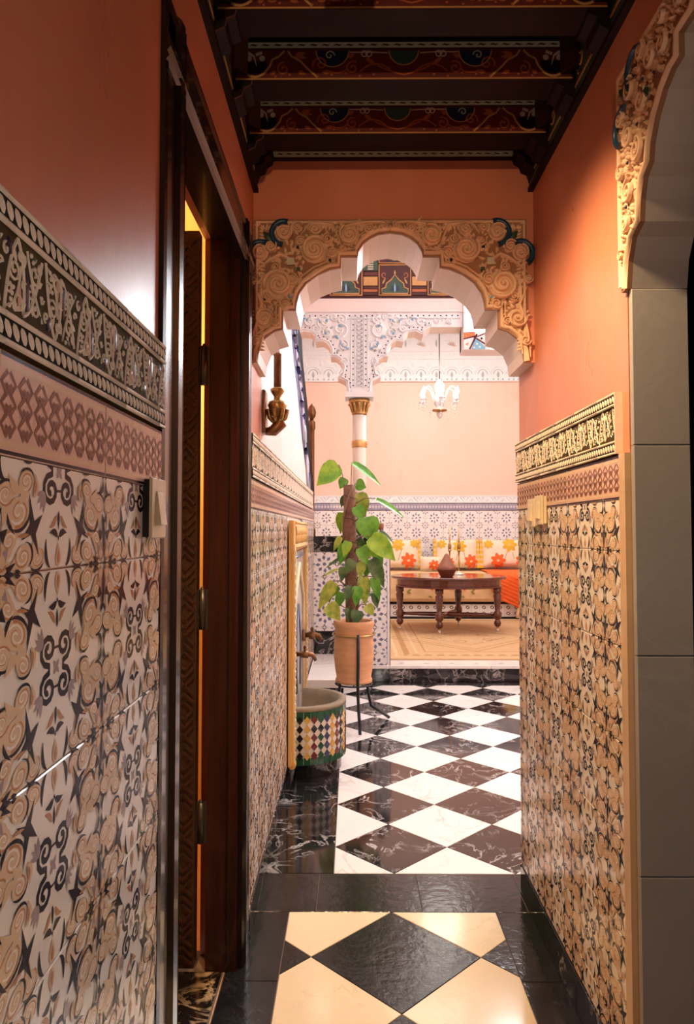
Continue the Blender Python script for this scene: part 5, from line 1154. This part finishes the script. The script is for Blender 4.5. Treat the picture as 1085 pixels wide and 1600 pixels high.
# ---------------------------------------------------------------- switches
def rocker(name, fr, label, w_=0.078, h_=0.082, th=0.012, group=None, deep=False):
    e = empty(name); e.matrix_world = fr; tag(e, label, 'switch', group)
    m = MB()
    m.box(-w_/2+0.003, w_/2-0.003, -h_/2+0.003, h_/2-0.003, -0.0005, th-0.004, 'plastic_dark' if deep else 'plastic_cream'); m.build('back_box', e)
    m = MB(); m.cham([(-w_/2, -h_/2), (w_/2, -h_/2), (w_/2, h_/2), (-w_/2, h_/2)], th-0.004, th, 0.002, 'plastic_cream'); m.build('plate', e)
    m = MB(); a = 0.017; b = m.add([(-a, -0.026, th-0.001), (a, -0.026, th-0.001), (a, 0.026, th-0.001), (-a, 0.026, th-0.001), (-a, -0.024, th+0.008), (a, -0.024, th+0.008), (a, 0.024, th+0.002), (-a, 0.024, th+0.002)])
    for q in ((4, 5, 6, 7), (0, 1, 5, 4), (1, 2, 6, 5), (2, 3, 7, 6), (3, 0, 4, 7)): m.face([b+i for i in q], 'plastic_cream')
    m.build('rocker', e); return e
rocker('light_switch', FL(1.080, 1.232, XL+0.0065), 'single light switch in a deep dark box beside the door frame', 0.080, 0.090, 0.014, deep=True)
p = atx(841, 800, XR); q = atx(855, 800, XR)
rocker('light_switch', FR(2.205, 1.252, XR-0.009), 'left hand light switch of the pair on the right tiled wall', 0.080, 0.085, 0.014, 'paired light switches')
rocker('light_switch', FR(2.115, 1.258, XR-0.009), 'right hand light switch of the pair on the right tiled wall', 0.080, 0.085, 0.014, 'paired light switches')

# ---------------------------------------------------------------- brass wall sconce
sc = empty('wall_sconce', (XL, 2.50, 1.535)); tag(sc, 'ornate aged brass candle sconce high on the pale left wall', 'sconce')
m = MB(); m.cham([(-0.035, 0.0), (0.035, 0.0), (0.05, 0.08), (0.03, 0.15), (-0.03, 0.15), (-0.05, 0.08)], 0.001, 0.012, 0.004, 'old_brass'); m.build('back_plate', sc, frame((0, 0, 0), (0, 1, 0), (0, 0, 1)))
m = MB(); m.tube([(0.012, 0, 0.008), (0.035, 0, 0.01), (0.06, 0, 0.035), (0.052, 0, 0.06)], [0.014, 0.020, 0.024, 0.016], 'old_brass', 10)
for k in range(7):
    a = 2*PI*k/7; m.tube([(0.05, 0, 0.03), (0.05+0.028*math.cos(a), 0.028*math.sin(a), 0.055), (0.05+0.036*math.cos(a), 0.036*math.sin(a), 0.085)], 0.008, 'brass', 6)
m.build('shell_bracket', sc)
m = MB(); m.lathe([(0.008, 0.05), (0.026, 0.075), (0.034, 0.10), (0.030, 0.112), (0.014, 0.118), (0.012, 0.13), (0.022, 0.145), (0.026, 0.155), (0.012, 0.165)], 'brass', 16, (0.05, 0)); m.build('cup', sc)
m = MB(); m.lathe([(0.0135, 0.16), (0.0135, 0.272), (0.017, 0.278), (0.010, 0.284)], 'old_brass', 12, (0.05, 0)); m.build('candle_tube', sc)
m = MB(); m.lathe([(0.006, 0.282), (0.010, 0.292), (0.007, 0.305), (0, 0.318)], 'glass_white', 10, (0.05, 0)); m.build('flame_bulb', sc)

# ---------------------------------------------------------------- salon furniture
SY = 8.70
so = empty('sofa_bench', (1.0, 9.0, ZP)); tag(so, 'long built in bench with tiled front under the floral mattress', 'bench'); sm = Matrix.Translation((-1.0, -9.0, -ZP))
m = MB(); m.box(-0.70, 3.2, SY+0.03, YF-0.012, ZP+0.001, 0.335, 'tile_white'); m.build('base', so, sm)
for i in range(20):
    x = -0.70+i*0.195; m = MB(); m.cham([(0.001, 0.030), (0.194, 0.030), (0.194, 0.178), (0.001, 0.178)], 0, 0.008, 0.001, 'tile_white')
    for k in (0.049, 0.146):
        for s in (-1, 1):
            for a in range(8):
                t_ = a*PI/4; m.flat([(k+0.018*math.cos(t_)+0.008*math.cos(t_+d_), 0.104+s*0.036+0.016*math.sin(t_)+0.008*math.sin(t_+d_)) for d_ in (0, 1.57, 3.14, 4.71)], 0.0086, ('tile_navy', 'tile_rust', 'tile_navy', 'zel_green')[a % 4])
    m.build('tile', so, sm @ FF(x, ZP, SY+0.03))
m = MB(); m.box(-0.70, 3.2, SY+0.012, SY+0.03, ZP+0.001, ZP+0.028, 'zel_black'); m.box(-0.70, 3.2, SY+0.010, SY+0.045, 0.308, 0.336, 'beam_wood'); m.build('black_trim', so, sm)
def puff(w_, h_, t_, n=12, sq=4.0):          # cushion, x across, y up, z thickness; returns builder and surface height function
    def hz(u, v): return t_/2*max(0.0, (1-abs(u)**sq))**0.5*max(0.0, (1-abs(v)**sq))**0.5
    m = MB(); idx = {}
    for s in (1, -1):
        for i in range(n+1):
            for j in range(n+1):
                u, v = -1+2*i/n, -1+2*j/n; pinch = 1-0.05*(1-abs(u*v)) 
                x = w_/2*u*(1-0.05*(1-v*v)*(u*u)); y = h_/2*v*(1-0.05*(1-u*u)*(v*v))
                idx[s, i, j] = len(m.v); m.v.append((x, y, s*hz(u, v)))
        for i in range(n):
            for j in range(n):
                q = (idx[s, i, j], idx[s, i+1, j], idx[s, i+1, j+1], idx[s, i, j+1]); m.face(q if s > 0 else q[::-1], 'cloth_ivory', True)
    return m, lambda x, y: hz(min(1, max(-1, 2*x/w_)), min(1, max(-1, 2*y/h_)))
def flower(m, hz, cx, cy, r, mat, half=0, n=7, lift=0.004):
    for k in range(n):
        a = 2*PI*k/n
        if half and math.sin(a)*half < -0.3: continue
        ring = [(0.15, -0.35), (0.62, -0.33), (0.95, -0.12), (1.0, 0.0), (0.95, 0.12), (0.62, 0.33), (0.15, 0.35)]
        pts = [(cx+r*q*math.cos(a+d*1.4), cy+r*q*math.sin(a+d*1.4)) for q, d in ring]
        b = m.add([(x, y, hz(x, y)+lift) for x, y in pts]); m.face(range(b, b+len(pts)), mat)
    b = m.add([(cx+r*0.2*math.cos(a*PI/4), cy+r*0.2*math.sin(a*PI/4), hz(cx, cy)+lift+0.001) for a in range(8)]); m.face(range(b, b+8), 'cloth_gold')
def cushion(label, cx, cz, w_, h_, flowers, yaw=0.0, y=9.12, tilt=-12, t_=0.18, gusset=()):
    e = empty('cushion', (cx, y, cz-h_/2)); e.rotation_euler = (0, 0, yaw); tag(e, label, 'cushion', 'floral back cushions on the bench')
    m, hz = puff(w_, h_, t_); M0 = Matrix.Translation((0, 0, h_/2)) @ Matrix.Rotation(R(tilt), 4, 'X') @ frame((0, 0, 0), (1, 0, 0), (0, 0, 1))
    m.build('pad', e, M0)
    d = MB()
    for fx_, fy_, r_, mt in flowers:
        f1 = MB(); flower(f1, hz, fx_, fy_, r_, mt); f1.build('flower_print', e, M0)
    for k in range(3): d.leaf2((-0.1+0.1*k, -0.04), (-0.06+0.1*k, 0.03), 0.0, 0, 'cloth_olive') if False else None
    def stem_(pts): 
        for (x0, y0), (x1, y1) in zip(pts, pts[1:]):
            b = d.add([(x0-0.003, y0, hz(x0, y0)+0.003), (x0+0.003, y0, hz(x0, y0)+0.003), (x1+0.003, y1, hz(x1, y1)+0.003), (x1-0.003, y1, hz(x1, y1)+0.003)]); d.face((b, b+1, b+2, b+3), 'cloth_olive')
    stem_([(-0.02, -0.10), (0.0, -0.03), (0.03, 0.04)]); stem_([(0.10, -0.08), (0.08, 0.0)])
    d.build('stem_print', e, M0)
    for s in gusset:
        g = MB()
        for k in range(12):
            y0, y1 = -h_/2+h_*k/12, -h_/2+h_*(k+1)/12; x = s*w_/2*0.985
            g.box(x-0.020, x+0.020, y0, y1, -0.020, 0.024, 'cloth_gold' if k % 2 else 'cloth_yellow')
        g.build('striped_piping', e, M0)
    return e
SZ = 0.715
fl = lambda q: [(-0.17*q, 0.13, 0.085, 'cloth_yellow'), (0.15*q, 0.14, 0.07, 'cloth_yellow'), (0.10*q, -0.13, 0.10, 'cloth_orange'), (-0.17*q, -0.15, 0.07, 'cloth_orange')]
cushion('ivory floral cushion at the left end beside the half wall', 0.60, SZ+0.185, 0.52, 0.37, [(-0.02, 0.10, 0.085, 'cloth_yellow'), (0.19, 0.12, 0.06, 'cloth_yellow'), (0.11, -0.10, 0.10, 'cloth_orange'), (-0.16, -0.08, 0.06, 'cloth_orange')], 0, gusset=(1,))
cushion('ivory floral cushion behind the pointed clay tagine', 1.32, SZ+0.185, 0.55, 0.37, [(0.03, 0.08, 0.09, 'cloth_yellow'), (-0.19, 0.11, 0.06, 'cloth_yellow'), (0.17, -0.11, 0.09, 'cloth_orange'), (-0.10, -0.12, 0.06, 'cloth_orange')], 0.02, gusset=(-1, 1))
cushion('ivory floral cushion above the orange throw', 1.93, SZ+0.185, 0.60, 0.37, [(0.05, 0.10, 0.095, 'cloth_yellow'), (-0.21, 0.11, 0.06, 'cloth_yellow'), (-0.10, -0.10, 0.095, 'cloth_orange'), (0.20, -0.10, 0.085, 'cloth_orange')], -0.02, gusset=(-1,))
e = empty('bolster', (0.985, 8.98, SZ-0.005)); tag(e, 'small rounded floral bolster between the left and middle cushions', 'cushion')
m, hz = puff(0.27, 0.17, 0.15, 10, 2.4); M0 = Matrix.Translation((0, 0, 0.075)) @ frame((0, 0, 0), (1, 0, 0), (0, 0, 1)); m.build('pad', e, M0); d = MB(); flower(d, hz, 0.03, -0.02, 0.07, 'cloth_orange', lift=0.008); d.build('flower_print', e, M0)
# mattress
ma = empty('bench_mattress', (1.0, 9.0, 0.338)); tag(ma, 'thick ivory floral mattress along the bench', 'mattress')
m = MB(); X0, X1 = -1.68, 2.2; prof = [(-0.30, 0.0), (-0.33, 0.04), (-0.335, 0.17), (-0.33, 0.30), (-0.30, 0.345), (0.28, 0.35), (0.285, 0.0)]
n = len(prof); b = m.add([(X0, y, z) for y, z in prof]+[(X1, y, z) for y, z in prof])
m.face(range(b, b+n), 'cloth_sand'); m.face(range(b+2*n-1, b+n-1, -1), 'cloth_sand')
for i in range(n): m.face((b+i, b+n+i, b+n+(i+1) % n, b+(i+1) % n), 'cloth_sand')
m.build('pad', ma)
m = MB(); rnd = random.Random(4)
for i in range(30):
    x = X0+0.06+i*0.128; y = 0.07+0.09*((i*7) % 3)/2
    for s in (1, -1): m.leaf2((x, y), (x+0.055, y+s*0.028+0.012), 0.022, 0, ('cloth_olive', 'cloth_gold', 'cloth_olive')[(i+s) % 3])
    if i % 3 == 0: m.leaf2((x+0.06, y+0.06), (x+0.02, y+0.14), 0.03, 0, 'cloth_orange')
m.build('leaf_print', ma, frame((0, -0.338, 0), (1, 0, 0), (0, 0, 1)))
# orange throw hanging over the bench front
th = empty('orange_throw', (1.98, SY-0.05, 0.689)); tag(th, 'orange quilted throw with tassel hanging over the bench front', 'throw')
m = MB(); N = 18
path = [(0.42, 0.006), (0.20, 0.007), (0.06, 0.006), (0.0, -0.004), (-0.012, -0.05), (-0.02, -0.15), (-0.024, -0.25), (-0.03, -0.36), (-0.03, -0.42)]
wl_ = [0.36, 0.36, 0.36, 0.36, 0.36, 0.34, 0.30, 0.20, 0.05]
def hang(i, u):
    y, z = path[i]; wv = wl_[i]; return (u*wv, y-0.012*math.cos(u*5)*(1 if i > 2 else 0), z+0.03*(abs(u)) * (1 if i > 4 else 0))
rows = [[m.add([hang(i, -1+2*j/N)]) for j in range(N+1)] for i in range(len(path))]
for i in range(len(path)-1):
    for j in range(N): m.face((rows[i][j], rows[i+1][j], rows[i+1][j+1], rows[i][j+1]), 'throw_orange', True)
o = m.build('cloth', th); sd = o.modifiers.new('thick', 'SOLIDIFY'); sd.thickness = 0.012; sd.offset = 1
m = MB()
for k in range(9):
    z = -0.02-0.045*k
    for s in (-1, 1):
        pts = []
        for q in range(7):
            u = q/6; zz = z-0.16*(1-u)+0.10; 
            f = min(1, max(0, (-zz)/0.42)); wv = 0.36 if f < 0.4 else 0.36-(f-0.4)/0.6*0.30
            if zz > -0.01 or zz < -0.40 or u*0.36 > wv: continue
            pts.append((s*u*0.36, -0.050-0.024*f, zz))
        if len(pts) > 1: m.tube(pts, 0.007, 'throw_orange', 6)
m.build('quilting', th)
m = MB(); m.lathe([(0.004, -0.40), (0.018, -0.43), (0.014, -0.445), (0.024, -0.46), (0.032, -0.528), (0.028, -0.53)][::-1], 'cloth_gold', 12, (0.0, -0.045)); m.build('tassel', th)
# rug
rg = empty('rug', (1.3, 7.4, ZP+0.001)); tag(rg, 'sand coloured rug with diamond medallion under the table', 'rug')
m = MB(); m.box(-1.0, 1.7, -1.42, 1.25, 0, 0.010, 'rug_sand'); m.build('pile', rg)
m = MB(); z = 0.0106
for k, (d_, wd, mt) in enumerate(((0.08, 0.03, 'rug_straw'), (0.17, 0.05, 'rug_brown'), (0.26, 0.02, 'rug_straw'), (0.34, 0.012, 'rug_brown'))):
    a0, a1, b0, b1 = -1.0+d_, 1.7-d_, -1.42+d_, 1.25-d_; h_ = wd/2
    for x0, x1, y0, y1 in ((a0-h_, a1+h_, b0-h_, b0+h_), (a0-h_, a1+h_, b1-h_, b1+h_), (a0-h_, a0+h_, b0+h_, b1-h_), (a1-h_, a1+h_, b0+h_, b1-h_)): m.flat([(x0, y0), (x1, y0), (x1, y1), (x0, y1)], z, mt)
for k in range(26):
    x = -0.95+k*0.105; m.flat([(x, -1.25), (x+0.035, -1.275), (x+0.07, -1.25), (x+0.035, -1.225)], z+0.0006, 'rug_straw')
for s, wd in ((1.0, 0.02), (0.86, 0.014), (0.55, 0.014)):
    p_ = [(-0.20, -0.80*s+0.1-0.35), (0.75*s-0.20, -0.25), (-0.20, 0.55*s-0.25+0.1), (-0.75*s-0.20, -0.25)]
    for a, b in zip(p_, p_[1:]+p_[:1]): m.ribbon([a, b], wd, z, 'rug_brown')
for k in range(10): m.ribbon(spiral(-0.20+0.28*math.cos(k*0.63), -0.25+0.24*math.sin(k*0.63), 0.09, 1.2, 40*k, 1, 10), 0.016, z, 'rug_brown' if k % 2 else 'rug_straw')
m.build('woven_pattern', rg)
# table
tb = empty('oval_table', (1.03, 7.72, ZP+0.011), R(-8)); tag(tb, 'round dark wooden table on turned legs with castors', 'table')
A, B, HT = 0.615, 0.47, 0.575
def ell(s, n=40): return [(A*s*math.cos(2*PI*i/n), B*s*math.sin(2*PI*i/n)) for i in range(n)]
m = MB(); n = 40; rings = [(0.94, HT-0.030), (0.985, HT-0.026), (1.0, HT-0.012), (0.985, HT)]
bs_ = [m.add([(x, y, z) for x, y in ell(s)]) for s, z in rings]
for a, b in zip(bs_, bs_[1:]):
    for i in range(n): m.face((a+i, a+(i+1) % n, b+(i+1) % n, b+i), 'table_wood', True)
m.face(range(bs_[-1], bs_[-1]+n), 'table_wood'); m.face(range(bs_[0]+n-1, bs_[0]-1, -1), 'table_wood'); m.build('table_top', tb)
m = MB(); rings = [(0.90, HT-0.115), (0.915, HT-0.11), (0.915, HT-0.095), (0.90, HT-0.090), (0.90, HT-0.0305)]
bs_ = [m.add([(x, y, z) for x, y in ell(s)]) for s, z in rings]
for a, b in zip(bs_, bs_[1:]):
    for i in range(n): m.face((a+i, a+(i+1) % n, b+(i+1) % n, b+i), 'table_wood', False)
m.face(range(bs_[0]+n-1, bs_[0]-1, -1), 'table_wood'); m.build('apron', tb)
tr = Matrix.Rotation(R(8), 3, 'Z')
feet = [(0.898, 7.426), (0.493, 7.765), (1.545, 7.58), (1.19, 8.09)]; fl_ = []
for x, y in feet:
    p = tr @ Vector((x-1.03, y-7.72, 0)); k = math.hypot(p.x/A, p.y/B); p *= min(1, 0.84/k); fl_.append(p)
    m = MB(); m.lathe([(0.020, 0.050), (0.030, 0.06), (0.040, 0.085), (0.030, 0.11), (0.022, 0.12), (0.040, 0.14), (0.044, 0.17), (0.040, 0.20), (0.026, 0.215), (0.030, 0.26), (0.038, 0.33), (0.042, 0.38), (0.030, 0.395), (0.044, 0.405), (0.044, HT-0.112)], 'table_wood', 16, (p.x, p.y)); lg = m.build('leg', tb)
    m = MB(); m.lathe([(0.008, 0.052), (0.014, 0.04), (0.014, 0.03)], 'brass', 10, (p.x, p.y)); m.tube([(p.x-0.012, p.y, 0.019), (p.x+0.012, p.y, 0.019)], 0.018, 'tile_white', 12); m.build('castor', lg)
for a, b in ((0, 3), (1, 2)):
    m = MB(); P_, Q_ = fl_[a], fl_[b]; zz = 0.17
    m.tube([(P_.x, P_.y, zz), ((P_.x*0.8+Q_.x*0.2), (P_.y*0.8+Q_.y*0.2), zz), ((P_.x+Q_.x)/2, (P_.y+Q_.y)/2, zz), ((P_.x*0.2+Q_.x*0.8), (P_.y*0.2+Q_.y*0.8), zz), (Q_.x, Q_.y, zz)], [0.016, 0.022, 0.026, 0.022, 0.016], 'table_wood', 10); m.build('stretcher', tb)
TZ = ZP+0.011+HT
tg = empty('tagine', (0.985, 7.50, TZ)); tag(tg, 'small brown clay tagine with pointed lid on the table', 'tagine')
m = MB(); m.lathe([(0.06, 0.0), (0.066, 0.006), (0.10, 0.07), (0.108, 0.078), (0.104, 0.082)], 'clay_red', 28); m.build('bowl', tg)
m = MB(); m.lathe([(0.100, 0.080), (0.104, 0.088), (0.082, 0.12), (0.05, 0.175), (0.022, 0.225), (0.014, 0.236), (0.0, 0.246)], 'clay_lid', 28); m.build('lid', tg)
for px, lab in ((703, 'left brass candlestick with tall taper beside the tagine'), (717.5, 'right brass candlestick with tall taper beside the tagine')):
    x = at(px, 860, 7.86).x; cs = empty('candlestick', (x, 7.86, TZ)); tag(cs, lab, 'candlestick', 'candlesticks on the round table')
    m = MB(); m.lathe([(0.050, 0.0), (0.046, 0.012), (0.018, 0.022), (0.012, 0.04)], 'column_ivory', 18); m.build('base', cs)
    m = MB(); m.lathe([(0.010, 0.04), (0.007, 0.09), (0.013, 0.14), (0.007, 0.18), (0.009, 0.25), (0.022, 0.262), (0.022, 0.27)], 'gold', 14); m.build('stem', cs)
    m = MB(); m.lathe([(0.014, 0.27), (0.020, 0.30), (0.016, 0.33), (0.010, 0.345)], 'brass', 12); m.build('cup', cs)
    m = MB(); m.lathe([(0.010, 0.345), (0.008, 0.515), (0.003, 0.522)], 'candle', 10); m.tube([(0, 0, 0.52), (0, 0, 0.532)], 0.0015, 'zel_black', 5); m.build('taper_candle', cs)

# ---------------------------------------------------------------- chandelier
CX, CY = at(687, 600, 7.5).x, 7.5; cb = at(687, 655, CY).z
ch = empty('chandelier', (CX, CY, cb)); tag(ch, 'white crystal chandelier with lit candle bulbs hanging in the salon', 'chandelier')
m = MB(); m.tube([(0, 0, 0.41), (0, 0, 4.09-cb)], 0.006, 'steel', 8); m.lathe([(0.05, 4.06-cb), (0.05, 4.08-cb), (0.02, 4.099-cb)], 'steel', 12); m.build('chain', ch)
m = MB(); m.lathe([(0.0, 0.0), (0.02, 0.02), (0.035, 0.05), (0.025, 0.075), (0.07, 0.095), (0.075, 0.105), (0.03, 0.12), (0.05, 0.17), (0.055, 0.22), (0.04, 0.27), (0.055, 0.31), (0.055, 0.36), (0.035, 0.39), (0.012, 0.42)], 'crystal', 18); m.build('stem', ch)
m = MB(); m.lathe([(0.03, 0.072), (0.075, 0.084), (0.078, 0.098), (0.03, 0.104)], 'brass', 18); m.build('gilt_collar', ch)
bulb_pos = []
for k in range(6):
    a = PI/6+k*PI/3; ca, sa = math.cos(a), math.sin(a); f = lambda r, z: (r*ca, r*sa, z)
    m = MB(); m.tube([f(0.04, 0.14), f(0.07, 0.22), f(0.10, 0.31), f(0.14, 0.335), f(0.18, 0.31), f(0.195, 0.25), f(0.20, 0.19)], 0.008, 'glass_white', 8); ar = m.build('arm', ch)
    m = MB(); m.lathe([(0.008, 0.17), (0.035, 0.188), (0.038, 0.195), (0.012, 0.20), (0.012, 0.245)], 'crystal', 14, (0.20*ca, 0.20*sa)); m.build('candle_cup', ar)
    m = MB(); m.lathe([(0.007, 0.245), (0.017, 0.262), (0.018, 0.28), (0.010, 0.31), (0.0, 0.332)], 'bulb', 12, (0.20*ca, 0.20*sa)); m.build('bulb', ar)
    for r, z, q in ((0.20, 0.165, 3), (0.235, 0.185, 2), (0.165, 0.185, 2), (0.11, 0.10, 3)):
        m = MB(); 
        for t_ in range(q): m.lathe([(0, z-0.034*t_-0.030), (0.007, z-0.034*t_-0.018), (0.0, z-0.034*t_)], 'crystal', 6, (r*ca, r*sa), smooth=False)
        m.build('crystal_drop', ar)
pl = point('chandelier_light', (CX, CY, cb+0.50), 14, (1.0, 0.93, 0.84), 0.2)

# ---------------------------------------------------------------- skylight frame above the patio
m = MB()
for x in (-0.05, 1.3, 2.60): m.box(x, x+0.05, 2.75, 5.45, 4.02, 4.10, 'rail_black')
for y in (2.75, 4.07, 5.40): m.box(0.0, 2.65, y, y+0.05, 4.03, 4.09, 'rail_black')
struct(m.build('window_1'), 'skylight frame over the patio', 'window')

m = MB()
for y0, y1, z0, z1 in ((3.1, 3.2, 1.8, 3.7), (5.0, 5.1, 1.8, 3.7), (4.05, 4.15, 1.8, 3.7), (3.1, 5.1, 1.75, 1.85), (3.1, 5.1, 3.65, 3.75)): m.box(2.97, 3.0, y0, y1, z0, z1, 'column_ivory')
struct(m.build('added_window_frame'), 'added white window frame around the unseen patio side light', 'window')  # unseen frame made up to go with the added side light
m = MB(); m.lathe([(0.045, 2.30), (0.05, 2.29), (0.05, 2.45)], 'brass', 20, (-0.02, 1.28)); m.build('added_spot_housing', ceil)  # unseen housing made up for the added corridor spot
